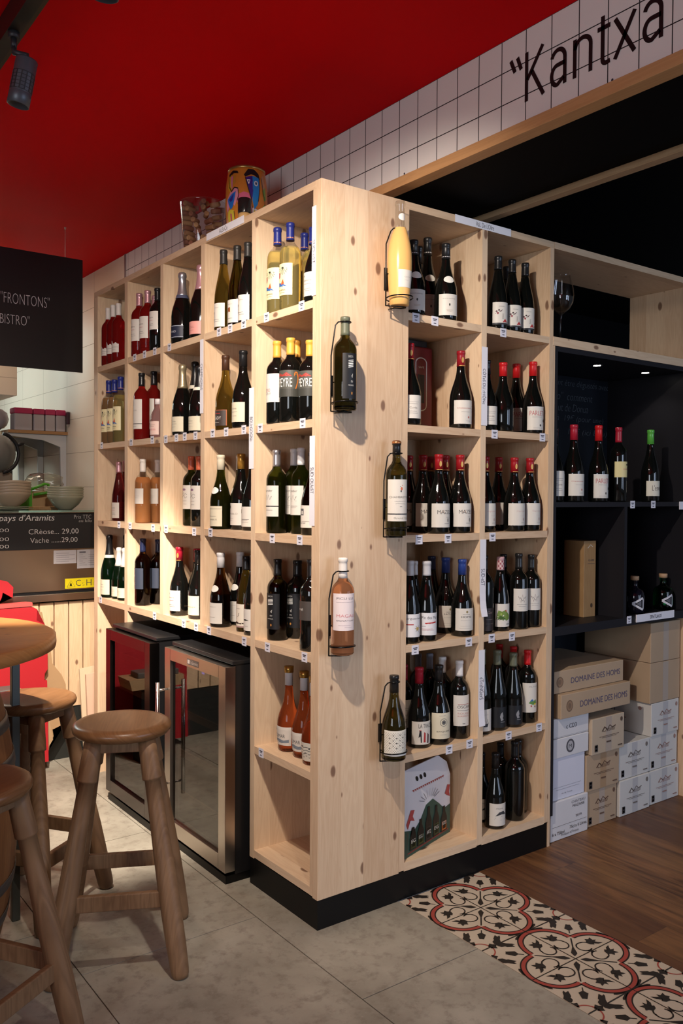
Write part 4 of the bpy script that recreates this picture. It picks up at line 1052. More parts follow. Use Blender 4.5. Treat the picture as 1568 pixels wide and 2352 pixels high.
BOT = [
('L', 1, 1, 0, 0.037, 1.912, 0.293, 'bdx', 0.033, 'rose', 'white', ('hill', 0.17, 0.33)),
('L', 1, 1, 1, 0.037, 1.844, 0.296, 'bdx', 0.033, 'rose', 'white', ('hill', 0.17, 0.37)),
('L', 1, 1, 2, 0.037, 1.776, 0.292, 'bdx', 0.033, 'rose', 'white', ('hill', 0.17, 0.37)),
('L', 1, 1, 3, 0.094, 1.735, 0.300, 'bdx', 0.033, 'rose', 'white', ('hill', 0.17, 0.37)),
('L', 1, 2, 0, 0.041, 1.536, 0.297, 'bdx', 0.037, 'rose', 'pinkfoil', ('print', 0.24, 0.58)),
('L', 1, 2, 1, 0.041, 1.441, 0.293, 'bdx', 0.037, 'rose', 'pinkfoil', ('print', 0.24, 0.58)),
('L', 1, 2, 2, 0.119, 1.537, 0.298, 'bdx', 0.036, 'amber', 'pinkfoil', ('tree', 0.02, 0.38)),
('L', 1, 2, 3, 0.04, 1.331, 0.283, 'bdx', 0.036, 'black', 'black', ('print', 0.33, 0.62)),
('L', 1, 3, 0, 0.051, 1.105, 0.309, 'cha', 0.047, 'black', 'silver', ('navy', 0.08, 0.25)),
('L', 1, 3, 1, 0.05, 0.932, 0.305, 'cha', 0.046, 'black', 'pinkfoil', ('pink', 0.05, 0.22)),
('L', 1, 4, 0, 0.04, 0.72, 0.317, 'rhn', 0.036, 'olive', 'blackc', ('alsace', 0.04, 0.33)),
('L', 1, 4, 1, 0.04, 0.612, 0.309, 'rhn', 0.036, 'olived', 'blackc', ('alsace2', 0.04, 0.32)),
('L', 1, 4, 2, 0.04, 0.532, 0.303, 'rhn', 0.036, 'black', 'blackc', ('alsace', 0.03, 0.34)),
('L', 1, 5, 0, 0.041, 0.327, 0.307, 'bdx', 0.037, 'straw', 'blue', ('palm', 0.16, 0.52)),
('L', 1, 5, 1, 0.041, 0.244, 0.304, 'bdx', 0.037, 'straw', 'blue', ('palm', 0.16, 0.52)),
('L', 1, 5, 2, 0.141, 0.304, 0.301, 'bdx', 0.037, 'straw', 'blue', ('palm', 0.16, 0.52)),
('L', 1, 5, 3, 0.125, 0.227, 0.3, 'bdx', 0.037, 'straw', 'blue', None),
('L', 1, 5, 4, 0.045, 0.091, 0.272, 'bgd', 0.041, 'black', 'black', ('print', 0.07, 0.36)),
('L', 2, 1, 0, 0.041, 1.912, 0.319, 'bdx', 0.037, 'peach', 'blue', ('palm', 0.18, 0.54)),
('L', 2, 1, 1, 0.041, 1.836, 0.315, 'bdx', 0.037, 'peach', 'blue', ('palm', 0.18, 0.54)),
('L', 2, 1, 2, 0.041, 1.760, 0.322, 'bdx', 0.037, 'straw', 'blue', ('palm', 0.18, 0.54)),
('L', 2, 2, 0, 0.041, 1.508, 0.313, 'bdx', 0.037, 'rose', 'black', ('print2', 0.16, 0.6)),
('L', 2, 2, 1, 0.114, 1.535, 0.33, 'bdx', 0.038, 'rose', 'black', ('print2', 0.16, 0.6)),
('L', 2, 2, 2, 0.192, 1.536, 0.323, 'bdx', 0.037, 'rose', 'black', None),
('L', 2, 2, 3, 0.04, 1.322, 0.176, 'flk', 0.036, 'pinkg', 'clear', ('pinkdots', 0.08, 0.42)),
('L', 2, 3, 0, 0.048, 1.095, 0.305, 'cha', 0.044, 'black', 'goldfoil', ('cream', 0.05, 0.26)),
('L', 2, 3, 1, 0.129, 1.138, 0.33, 'cha', 0.045, 'black', 'blackcollar', ('cream', 0.05, 0.25)),
('L', 2, 3, 2, 0.048, 0.937, 0.281, 'cha', 0.044, 'black', 'blackcollar', ('cream', 0.04, 0.25)),
('L', 2, 4, 0, 0.044, 0.708, 0.294, 'bgd', 0.04, 'olive', 'brown', ('darkred', 0.06, 0.27)),
('L', 2, 4, 1, 0.046, 0.575, 0.296, 'bgd', 0.042, 'black', 'black', ('cream', 0.08, 0.33)),
('L', 2, 5, 0, 0.042, 0.328, 0.297, 'bdx', 0.038, 'black', 'yellow', ('peyrew', 0.26, 0.6)),
('L', 2, 5, 1, 0.043, 0.241, 0.296, 'bdx', 0.039, 'black', 'yellow', ('peyre', 0.3, 0.61)),
('L', 2, 5, 2, 0.12, 0.319, 0.307, 'bdx', 0.037, 'black', 'yellow', None),
('L', 2, 5, 3, 0.042, 0.12, 0.271, 'bdx', 0.038, 'black', 'yellow', ('peyre', 0.3, 0.61)),
('L', 3, 1, 0, 0.075, 1.865, 0.297, 'rhn', 0.034, 'darkrose', 'pinkfoil', ('print', 0.05, 0.31)),
('L', 3, 1, 1, 0.128, 1.912, 0.304, 'rhn', 0.034, 'darkrose', 'pinkfoil', ('print', 0.05, 0.31)),
('L', 3, 2, 0, 0.058, 1.531, 0.3, 'bdx', 0.037, 'salmon', 'white', ('smallw', 0.3, 0.54)),
('L', 3, 2, 1, 0.136, 1.536, 0.3, 'bdx', 0.037, 'salmon', 'white', ('smallw', 0.3, 0.54)),
('L', 3, 3, 0, 0.111, 1.135, 0.303, 'bdx', 0.037, 'green', 'orange', ('scribble', 0.24, 0.58)),
('L', 3, 3, 1, 0.188, 1.146, 0.319, 'bdx', 0.037, 'black', 'black', None),
('L', 3, 3, 2, 0.102, 1.042, 0.3, 'bdx', 0.037, 'black', 'orange', ('scribble', 0.24, 0.58)),
('L', 3, 4, 0, 0.049, 0.754, 0.294, 'bgd', 0.042, 'green', 'cream', ('creamneck', 0.04, 0.31)),
('L', 3, 4, 1, 0.138, 0.757, 0.295, 'bgd', 0.041, 'green', 'white', ('creamneck', 0.04, 0.31)),
('L', 3, 4, 2, 0.097, 0.675, 0.298, 'bgd', 0.042, 'black', 'gold', ('crest', 0.06, 0.35)),
('L', 3, 4, 3, 0.096, 0.586, 0.296, 'bgd', 0.042, 'black', 'black', ('stamp', 0.05, 0.31)),
('L', 3, 5, 0, 0.064, 0.363, 0.3, 'bdx', 0.037, 'green', 'silver', ('sketchb', 0.2, 0.57)),
('L', 3, 5, 1, 0.142, 0.366, 0.307, 'bdx', 0.037, 'green', 'whitec', ('sketch', 0.22, 0.56)),
('L', 3, 5, 2, 0.102, 0.26, 0.305, 'bdx', 0.037, 'green', 'whitec', ('sketch', 0.22, 0.56)),
('L', 3, 5, 3, 0.095, 0.177, 0.285, 'bgd', 0.041, 'olived', 'black', ('stamp2', 0.09, 0.36)),
('L', 4, 1, 0, 0.045, 1.915, 0.316, 'cha', 0.043, 'green2', 'blackcollar', ('cream', 0.05, 0.29)),
('L', 4, 1, 2, 0.135, 1.915, 0.315, 'cha', 0.043, 'black', 'black', None),
('L', 4, 1, 1, 0.063, 1.834, 0.255, 'half', 0.036, 'green2', 'whitefoil', ('cream', 0.05, 0.24)),
('L', 4, 1, 3, 0.061, 1.756, 0.257, 'half', 0.036, 'green2', 'whitefoil', ('cream', 0.05, 0.24)),
('L', 4, 2, 0, 0.057, 1.529, 0.314, 'bdx', 0.038, 'brown', 'navyc', ('slate', 0.25, 0.56)),
('L', 4, 2, 1, 0.138, 1.535, 0.307, 'bdx', 0.038, 'brown', 'navyc', ('slate', 0.25, 0.56)),
('L', 4, 2, 2, 0.217, 1.535, 0.304, 'bdx', 0.038, 'black', 'black', ('slate', 0.25, 0.56)),
('L', 4, 3, 0, 0.055, 1.135, 0.295, 'bgd', 0.042, 'black', 'redfoil', ('print', 0.07, 0.37)),
('L', 4, 3, 1, 0.143, 1.141, 0.285, 'bgd', 0.042, 'black', 'redfoil', ('print', 0.07, 0.37)),
('L', 4, 3, 2, 0.074, 0.997, 0.288, 'bgd', 0.041, 'black', 'black', ('creamtext', 0.06, 0.34)),
('L', 4, 4, 0, 0.05, 0.753, 0.293, 'bgd', 0.043, 'brown', 'whitewax', ('printneck', 0.05, 0.33)),
('L', 4, 4, 1, 0.14, 0.756, 0.293, 'bgd', 0.042, 'black', 'whitewax', ('printneck', 0.05, 0.33)),
('L', 4, 4, 2, 0.073, 0.594, 0.288, 'rhn', 0.037, 'olive', 'black', ('bird', 0.06, 0.37)),
('L', 4, 4, 3, 0.055, 0.505, 0.298, 'rhn', 0.037, 'black', 'black', ('bird2', 0.06, 0.33)),
('L', 4, 5, 0, 0.071, 0.364, 0.292, 'bdx', 0.038, 'olived', 'black', ('stripes', 0.14, 0.58)),
('L', 4, 5, 1, 0.156, 0.361, 0.284, 'bdx', 0.042, 'black', 'black', ('stripes', 0.14, 0.58)),
('L', 4, 5, 2, 0.24, 0.365, 0.29, 'bdx', 0.038, 'black', 'black', None),
('L', 4, 5, 3, 0.051, 0.119, 0.307, 'bdx', 0.039, 'black', 'black', ('dark', 0.34, 0.55)),
('L', 5, 5, 0, 0.081, 0.3, 0.3, 'cur', 0.043, 'orange', 'whitegold', ('wave', 0.08, 0.3)),
('L', 5, 5, 1, 0.083, 0.206, 0.298, 'cur', 0.043, 'orange', 'whitegold', ('wave', 0.08, 0.3)),
('L', 5, 5, 2, 0.065, 0.121, 0.298, 'cur', 0.042, 'orange', 'whitegold', ('doodle', 0.05, 0.26)),
('R', 1, 1, 0, 0.437, 0.046, 0.27, 'bgd', 0.042, 'black', 'blackw', ('domneck', 0.06, 0.33)),
('R', 1, 1, 1, 0.613, 0.217, 0.317, 'bgd', 0.04, 'black', 'black', None),
('R', 1, 1, 2, 0.583, 0.134, 0.325, 'bgd', 0.042, 'black', 'blackw', ('domneck', 0.06, 0.33)),
('R', 1, 1, 3, 0.594, 0.046, 0.285, 'bgd', 0.042, 'black', 'blackw', ('domneck', 0.06, 0.33)),
('R', 1, 2, 0, 0.865, 0.041, 0.284, 'rhn', 0.037, 'black', 'black', ('flowerw', 0.06, 0.36)),
('R', 1, 2, 1, 1.047, 0.166, 0.3, 'rhn', 0.037, 'black', 'black', None),
('R', 1, 2, 2, 0.948, 0.045, 0.286, 'rhn', 0.037, 'black', 'black', ('flowerw', 0.06, 0.36)),
('R', 1, 2, 3, 1.026, 0.047, 0.286, 'rhn', 0.037, 'black', 'black', ('flowerw', 0.06, 0.36)),
('R', 2, 1, 0, 0.421, 0.046, 0.292, 'bgd', 0.042, 'black', 'redcrest', ('printneat', 0.08, 0.36)),
('R', 2, 1, 1, 0.677, 0.048, 0.292, 'bgd', 0.042, 'black', 'redcrest', ('redprint', 0.06, 0.36)),
('R', 2, 2, 0, 0.812, 0.045, 0.27, 'bgd', 0.041, 'black', 'black', ('printneat', 0.08, 0.34)),
('R', 2, 2, 1, 0.904, 0.046, 0.27, 'bgd', 0.042, 'black', 'red', None),
('R', 2, 2, 2, 1.078, 0.134, 0.292, 'bgd', 0.042, 'black', 'red', ('parlet', 0.05, 0.37)),
('R', 2, 2, 3, 1.078, 0.046, 0.29, 'bgd', 0.042, 'black', 'red', ('parlet', 0.05, 0.37)),
('R', 3, 1, 0, 0.572, 0.219, 0.291, 'bgd', 0.042, 'black', 'redgold', ('maz', 0.08, 0.38)),
('R', 3, 1, 1, 0.567, 0.133, 0.29, 'bgd', 0.042, 'black', 'redgold', ('maz', 0.08, 0.38)),
('R', 3, 1, 2, 0.693, 0.23, 0.291, 'bgd', 0.041, 'black', 'redgold', None),
('R', 3, 1, 3, 0.567, 0.046, 0.29, 'bgd', 0.042, 'black', 'redgold', ('maz', 0.08, 0.38)),
('R', 3, 1, 4, 0.692, 0.142, 0.293, 'bgd', 0.041, 'black', 'redgold', None),
('R', 3, 1, 5, 0.677, 0.047, 0.291, 'bgd', 0.043, 'black', 'redgold', ('maz', 0.08, 0.38)),
('R', 3, 2, 0, 0.826, 0.061, 0.29, 'bgd', 0.041, 'black', 'redgold', ('faint', 0.08, 0.38)),
('R', 3, 2, 1, 0.977, 0.133, 0.294, 'bgd', 0.041, 'black', 'redgold', ('faint', 0.08, 0.38)),
('R', 3, 2, 2, 0.974, 0.046, 0.29, 'bgd', 0.042, 'black', 'redgold', ('faint', 0.08, 0.38)),
('R', 3, 2, 3, 1.066, 0.046, 0.291, 'bgd', 0.042, 'black', 'redgold', ('faint', 0.08, 0.38)),
('R', 4, 1, 0, 0.426, 0.042, 0.293, 'rhn', 0.038, 'black', 'greycap', ('daisy', 0.08, 0.36)),
('R', 4, 1, 1, 0.513, 0.12, 0.283, 'rhn', 0.038, 'black', 'whitec', None),
('R', 4, 1, 2, 0.508, 0.042, 0.288, 'rhn', 0.038, 'black', 'greycap', ('pinot', 0.08, 0.36)),
('R', 4, 1, 3, 0.696, 0.22, 0.288, 'rhn', 0.038, 'black', 'navyc', None),
('R', 4, 1, 4, 0.691, 0.135, 0.288, 'bgd', 0.043, 'black', 'bluecap', ('homs', 0.08, 0.37)),
('R', 4, 1, 5, 0.692, 0.046, 0.287, 'bgd', 0.042, 'black', 'bluecap', ('homs', 0.08, 0.37)),
('R', 4, 2, 0, 0.805, 0.043, 0.297, 'bdx', 0.038, 'black', 'black', ('brownl', 0.04, 0.33)),
('R', 4, 2, 1, 0.905, 0.051, 0.288, 'rhn', 0.036, 'black', 'floral', ('garden', 0.06, 0.37)),
('R', 4, 2, 2, 0.997, 0.12, 0.291, 'bdx', 0.036, 'black', 'black', None),
('R', 4, 2, 3, 1.0, 0.041, 0.298, 'bdx', 0.037, 'black', 'black', ('vee', 0.24, 0.54)),
('R', 4, 2, 4, 1.083, 0.048, 0.29, 'bdx', 0.037, 'black', 'black', ('vee', 0.24, 0.54)),
('R', 5, 1, 0, 0.492, 0.147, 0.285, 'bdx', 0.038, 'black', 'redcap', ('printneat', 0.2, 0.56)),
('R', 5, 1, 1, 0.682, 0.28, 0.284, 'bdx', 0.033, 'black', 'greycapl', None),
('R', 5, 1, 2, 0.495, 0.064, 0.288, 'bgd', 0.042, 'black', 'redcap', ('trace', 0.05, 0.34)),
('R', 5, 1, 3, 0.681, 0.211, 0.296, 'bdx', 0.033, 'black', 'greycapl', None),
('R', 5, 1, 4, 0.583, 0.053, 0.288, 'bgd', 0.043, 'black', 'black', ('exqu', 0.08, 0.41)),
('R', 5, 1, 5, 0.679, 0.136, 0.295, 'bdx', 0.036, 'black', 'whitec', None),
('R', 5, 1, 6, 0.696, 0.061, 0.291, 'bdx', 0.037, 'black', 'whitec', ('oscar', 0.17, 0.57)),
('R', 5, 2, 0, 0.809, 0.054, 0.324, 'rhn', 0.038, 'black', 'greengrey', ('smallsketch', 0.04, 0.3)),
('R', 5, 2, 1, 0.898, 0.056, 0.31, 'rhn', 0.038, 'black', 'greengrey', ('blackstone', 0.0, 0.3)),
('R', 5, 2, 2, 1.084, 0.218, 0.291, 'bdx', 0.036, 'black', 'red', None),
('R', 5, 2, 3, 0.986, 0.052, 0.291, 'rhn', 0.038, 'black', 'greengrey', ('blackstone', 0.0, 0.3)),
('R', 5, 2, 4, 1.084, 0.14, 0.293, 'bdx', 0.036, 'black', 'red', None),
('R', 5, 2, 5, 1.082, 0.062, 0.29, 'bdx', 0.037, 'black', 'red', ('altos', 0.15, 0.56)),
('R', 6, 2, 0, 0.891, 0.13, 0.27, 'bgd', 0.04, 'black', 'black', ('boat', 0.05, 0.35)),
('R', 6, 2, 1, 0.885, 0.048, 0.29, 'bgd', 0.04, 'black', 'black', ('boat', 0.05, 0.35)),
('R', 6, 2, 2, 1.056, 0.18, 0.27, 'bdx', 0.037, 'black', 'black', None),
('R', 6, 2, 3, 1.011, 0.061, 0.312, 'bdx', 0.04, 'black', 'black', None),
('R', 6, 2, 4, 1.081, 0.105, 0.296, 'bdx', 0.039, 'black', 'black', None),
('B', 7, 1, 0, 1.226, 0.055, 0.305, 'bgd', 0.041, 'black', 'black', ('printneat', 0.08, 0.42)),
('B', 7, 1, 1, 1.34, 0.047, 0.325, 'bgd', 0.043, 'black', 'redcap', ('redprint', 0.08, 0.36)),
('B', 7, 1, 2, 1.505, 0.046, 0.33, 'bgd', 0.042, 'black', 'red', ('parlet', 0.05, 0.36)),
('B', 7, 1, 3, 1.64, 0.041, 0.328, 'bdx', 0.037, 'black', 'redcap', ('yellowl', 0.33, 0.54)),
('B', 7, 1, 4, 1.886, 0.045, 0.33, 'bgd', 0.041, 'black', 'greenwax', ('lenvie', 0.08, 0.29)),
]

RN = ['top', 'second', 'third', 'fourth', 'fifth', 'bottom', 'top']
CN = {('L', 1): 'far-end column of left rack', ('L', 2): 'second-farthest column of left rack', ('L', 3): 'middle column of left rack', ('L', 4): 'second-nearest column of left rack', ('L', 5): 'column left of corner post', ('R', 1): 'column right of corner post', ('R', 2): 'right-hand column of right rack'}
ON = ['leftmost', 'second', 'third', 'fourth', 'fifth', 'sixth', 'seventh', 'eighth']
cnt = {}
for sd, row, col, n_, x, y, h, shp, r, gl, cap, lab in BOT:
    z = (ZTOP + [1.405])[row - 1] + .0004
    o_ = ON[n_]
    if sd == 'B': lb = '%s-capped dark wine bottle, %s on the chalkboard shelf of the black unit' % (CAPN[cap], o_); gp = 'wine bottles on the chalkboard shelf'
    else: lb = '%s bottle, %s capsule, %s in %s row, %s' % (GLN[gl], CAPN[cap], o_, RN[row - 1], CN[(sd, col)]); gp = 'wine bottles in the %s row, %s' % (RN[row - 1], CN[(sd, col)])
    fill = .72 if gl in ('straw', 'peach', 'salmon', 'amber') else None
    nm = {'cha': 'champagne_bottle', 'half': 'champagne_bottle'}.get(shp, 'wine_bottle')
    bottle(nm, lb, 'bottle', x, y, z, h, shp, r, gl, cap, lab, 193 if sd == 'L' else 247, 56, gp, None, fill)

# ================================================================== bottles hanging on the corner post
def holder(x, y, z0, h, r, nz, label):
    """wire holder: x, y bottle centre; z0 bottle base; nz neck ring height"""
    t = thing('wire_bottle_holder', label, 'bottle holder', (x, 0, z0 - .004), 'wire bottle holders on the corner post')
    wx = x - r - .008; wy = y + .012
    R = r + .004
    zk = z0 + h * .58
    ZR_ = z0 + .026
    # side wire: under the base, up along the side, then slanting to the neck ring
    nr = .0185
    mb = MB()
    mb.tube([(wx, wy, z0 - .004), (wx, wy, z0 + h * .3), (wx, wy, zk), (x - nr - .016, y + .006, nz - .012), (x - nr - .008, y + .002, nz - .002), (x - nr, y, nz)] + [(x + nr * math.cos(a), y + nr * math.sin(a), nz) for a in [PI + 0.25 * i for i in range(1, 19)]], .0023, 8, WIRE)
    mb.build('neck_wire', WIRE, t)
    mb = MB()
    mb.tube([(x + R * math.cos(a), y + R * math.sin(a), ZR_ - .003 * math.sin(a)) for a in [2 * PI * i / 28 for i in range(28)]], .0023, 8, WIRE, True)
    mb.build('base_ring', WIRE, t)
    mb = MB()
    mb.tube([(wx, wy, z0 - .003), (x - .015, y - .006, z0 - .0035), (x + .018, y - .012, z0 - .0035), (x + .026, y - .002, z0 - .0035), (x + .018, y + .012, z0 - .0035), (x - .004, y + .02, z0 - .0035), (x - .006, -.004, z0 - .0035)], .0023, 8, WIRE)
    mb.build('base_wire', WIRE, t)
    MB().box((wx + .026, -.0045, z0 + h * .17), (wx + .040, .0003, z0 + h * .39), WIRE).tube([(wx + .033, -.004, z0 + h * .30), (wx + .012, wy, z0 + h * .30), (wx, wy, z0 + h * .30)], .002, 6, WIRE).build('wall_plate', WIRE, t)
    return t


PR['carafe'] = [(0, .70), (.006, .79), (.10, .84), (.22, .93), (.34, .99), (.42, 1), (.50, .97), (.58, .88), (.66, .72), (.735, .52), (.77, .42), (.82, .375), (.95, .365), (.96, .42), (.985, .42), (1, .38)]
GH = 'bottles hanging on the corner post'
HB_ = [
    ('h1', .286, -.054, 2.068, .349, 'carafe', .0415, 'peachm', None, ('catc', .16, .32), 'peach coloured carafe bottle hanging topmost on the pine corner post', 2.326),
    ('h2', .061, -.051, 1.701, .302, 'bdx', .0385, 'olived', 'greengrey', ('stripes', .12, .60), 'dark olive bottle hanging on post, second from top, black striped label', 1.986),
    ('h3', .283, -.049, 1.292, .322, 'bdx', .0365, 'olived', 'copper', ('chamb', .157, .593), 'dark bottle with copper-topped neck and tall cream label hanging mid post', 1.572),
    ('h4', .058, -.051, .914, .313, 'bdx', .038, 'rosehang', 'white', ('picu', .26, .64), 'copper rosé bottle with white capsule hanging on the pine post', 1.184),
    ('h5', .275, -.055, .534, .285, 'bgd', .042, 'olived', 'black', ('dots', .07, .37), 'dark bottle with dotted label hanging lowest on the pine post', .797),
]
for k, x, y, z0, h, shp, r, gl, cap, lab, desc, nz in HB_:
    if k == 'h1':
        t = thing('wine_bottle', desc, 'bottle', (x, y, z0), GH)
        prof = profile(shp, r, h)
        zf = .745 * h
        pts = sorted(set(prof + [(rad_at(prof, zf), zf)]), key=lambda p: p[1])
        mats = [GL['peachm'] if a[1] < zf - 1e-6 else GL['clear'] for a in pts[:-1]]
        MB().lathe(pts, (x, y, z0), 40, None, True, True, None, mats).build('glass_body', None, t)
        label_part(t, prof, (x, y, z0), .0002, .16 * h, .325 * h, 268, 44, 'catc')
        mb = MB()
        f = lambda s, q: (x + (.37 * r + .0012) * math.cos(math.radians(262 + s * 50)), y + (.37 * r + .0012) * math.sin(math.radians(262 + s * 50)), z0 + .845 * h + q * .012)
        ell_on(mb, f, 0, 0, 1, 1, pm('e6e2da'), 20, 4)
        mb.build('neck_label', pm('e6e2da'), t)
    elif k == 'h3':
        t = bottle('wine_bottle', desc, 'bottle', x, y, z0, h, shp, r, gl, 'black', lab, 243, 64, GH, .85)
        MB().lathe([(.38 * r + .001, h * .968), (.405 * r + .001, h * .975), (.405 * r + .001, h * .99), (.3 * r, h + .0014)], (x, y, z0), 24, CP['copper']).build('capsule_top', CP['copper'], t)
    else:
        bottle('wine_bottle', desc, 'bottle', x, y, z0, h, shp, r, gl, cap, lab, 243 if k != 'h2' else 262, 62 if k != 'h2' else 40, GH, {'h2': .80, 'h4': .79, 'h5': .80}[k], .80 if k == 'h4' else None)
    holder(x, y, z0, h, r, nz, 'black wire holder carrying the ' + {'h1': 'peach carafe bottle at the top of the post', 'h2': 'striped-label bottle on the post', 'h3': 'copper-topped bottle on the post', 'h4': 'rosé bottle on the post', 'h5': 'dotted-label bottle low on the post'}[k])

# ================================================================== gift pack and red tin in the right rack
t = thing('beer_gift_pack', 'white and green carton of bottles with three finger holes in bottom cell', 'gift pack', (0.42, .05, ZTOP[5]))
GPW = M('pack_white', (0.70, 0.70, 0.74), 0.5); GPG = M('pack_green', (0.03, 0.075, 0.055), 0.5)
# front plane runs from (.393,.026) to (.70,.115); depth .1 behind it
ax_ = Vector((.307, .089, 0)); gl_ = ax_.length; ex = ax_.normalized(); ey = Vector((-ex.y, ex.x, 0))
o0 = Vector((.3935, .022, ZTOP[5] + .0006))
def gp(u, v, d=0.0): return tuple(o0 + ex * (u * gl_) + ey * (.0 + d) + Vector((0, 0, v)))
GH_ = .285
mb = MB()
prof2 = [(0, 0), (1, 0), (1, .225), (0, .225)]
mb.prism(prof2, lambda u, v, d: gp(u, v, d), 0, .11, GPW)
# sloping top to a ridge with the handle flap
rg = [(0, .225), (1, .225), (1, .27), (.86, .302), (.12, .302), (0, .285)]
mb.prism(rg, lambda u, v, d: gp(u, v, .0 + (v - .225) * .35 + d), 0, .004, GPW)
mb.prism([(0, .225), (1, .225), (1, .255), (0, .262)], lambda u, v, d: gp(u, v, .106 - (v - .225) * .9 + d), 0, .004, GPW)
fg = lambda u, v: gp(u, v, -.0006 + max(0, v - .225) * .35)
mb.prism([(0, 0), (1, 0), (1, .11), (.86, .105), (.74, .135), (.60, .165), (.45, .155), (.33, .11), (.2, .085), (0, .10)], lambda u, v, d: gp(u, v, d), -.0012, 0, GPG)
fg2 = lambda u, v: gp(u, v, -.0018 + max(0, v - .225) * .35)
for i in range(3): ell_on(mb, fg2, .31 + .085 * i, .262, .026, .0085, pm('08080a'))
rect_on(mb, fg2, .16, .86, .231, .2325, pm('a04038'))
for i in range(16): poly_on(mb, fg2, [(.17 + .043 * i, .231), (.20 + .043 * i, .231), (.185 + .043 * i, .225)], pm('a04038'))
poly_on(mb, fg2, [(.03, .12), (.12, .165), (.2, .16), (.16, .14), (.2, .12), (.1, .13), (.06, .10)], pm('b04a48'))
poly_on(mb, fg2, [(.87, .16), (.93, .19), (.99, .185), (.97, .16), (.99, .14), (.92, .15)], pm('b04a48'))
for i in range(9):
    a = math.radians(20 + 17 * i)
    line_on(mb, fg2, [(.52 + .12 * math.cos(a), .165 + .015 * math.sin(a)), (.52 + .24 * math.cos(a), .165 + .045 * math.sin(a))], .0015, pm('8a8a92'))
mb.build('carton', GPW, t)
for i, (u, hh, c2, txt) in enumerate(((.10, .10, '2a3a12', 'EG'), (.26, .115, '3a4a14', 'EGU'), (.43, .145, '15161a', 'ARTZ'), (.60, .135, '2b3a1c', 'EG'), (.78, .115, 'a85a1c', 'EGUI'))):
    mb = MB()
    mb.prism([(u + .0, .02), (u + .13, .02), (u + .13, hh * .62), (u + .09, hh * .82), (u + .085, hh), (u + .045, hh), (u + .04, hh * .82), (u, hh * .62)], lambda a, b, d: gp(a, b, d), -.0042, -.0014, pm('0b0c0a'))
    f3 = lambda a, b: gp(a, b, -.0046)
    rect_on(mb, f3, u + .015, u + .115, .025, hh * .5, pm(c2)); rect_on(mb, f3, u + .03, u + .10, .03, hh * .47, pm('14160e'))
    f4 = lambda a, b: gp(a, b, -.005)
    text_on(mb, txt, f4, u + .02, u + .11, .045, .058, pm('d8d6cc'))
    mb.build('beer_bottle_front', pm('0b0c0a'), t)
line = MB(); line_on(line, fg2, [(.06, .09), (.06, .012), (.95, .018)], .002, pm('8a2a2a')); line.build('red_border', pm('8a2a2a'), t)

RT = M('dark_red_tin', (0.16, 0.008, 0.012), 0.35)
t = thing('wine_gift_box', 'dark red gift box with white window frame behind the bottles, second row', 'gift box', (.63, .27, ZTOP[1]))
mb = MB().box((.555, .235, ZTOP[1] + .0005), (.705, .325, 2.008), None, .006); mb.build('box_body', RT, t)
mb = MB().box((.575, .245, 2.0083), (.685, .315, 2.034), None, .004); mb.build('box_lid', M('black_lid', (.01, .01, .012), .4), t)
mb = MB(); f = lambda u, v: (u, .2342, v)
W5 = pm('c8c6c6')
line_on(mb, f, arc(.645, 1.945, .028, 180, 0, 10, .02) + arc(.645, 1.78, .028, 360, 180, 10, .02) + [(.617, 1.945)], .0022, W5)
text_on(mb, 'SAFE', f, .632, .66, 1.925, 1.932, W5)
f2 = lambda u, v: (u, .2338, v)
rect_on(mb, f2, .628, .662, 1.79, 1.90, pm('1a0608'))
mb.build('window_frame', W5, t)

# ================================================================== spirits, wooden case and glass in the black unit
def gin(x, y, z, col, label, rot):
    t = thing('gin_bottle', label, 'bottle', (x, y, z), 'round spirit bottles on the lower black shelf')
    pr = [(.036, 0), (.043, .004), (.045, .02), (.045, .075), (.043, .092), (.036, .104), (.022, .112), (.0145, .118), (.0135, .142), (.017, .146), (.017, .150)]
    MB().lathe(pr, (x, y, z), 36, col).build('glass_body', col, t)
    ck = M('cork_top', (.48, .30, .17), .6)
    MB().lathe([(.012, .1485), (.0125, .151), (.019, .1515), (.0195, .168), (.018, .170)], (x, y, z), 24, ck).build('stopper', ck, t)
    mb = MB(); c1, c2 = pm('c9c9d0'), pm('55555c')
    def f(e): return lambda s, v: (x + (.0452 + e) * math.cos(math.radians(rot + s)), y + (.0452 + e) * math.sin(math.radians(rot + s)), z + .046 + v)
    P0 = [(-42, 0), (20, .026), (26, .018), (26, -.020), (20, -.026), (-42, 0)]
    line_on(mb, f(.0006), [(P0[i][0] + (P0[i + 1][0] - P0[i][0]) * k / 8, P0[i][1] + (P0[i + 1][1] - P0[i][1]) * k / 8) for i in range(5) for k in range(8)] + [P0[-1]], 4.5, c1, 900)
    poly_on(mb, f(.0008), [(-20, 0), (12, .014), (12, -.014)], c2, 5)
    mb.build('label', c1, t)
DG = M('gin_dark', (.006, .005, .010), .05)
gin(1.832, .082, .8944, DG, 'round dark spirit bottle with cork stopper and silver arrow label', 244)
gin(1.752, .145, .8944, DG, 'round dark spirit bottle mostly hidden behind the black divider', 244)
gin(2.052, .078, .8944, M('gin_green', (.01, .30, .08), .03, trans=1.0, ior=1.4), 'round green spirit bottle with cork stopper and arrow label', 250)

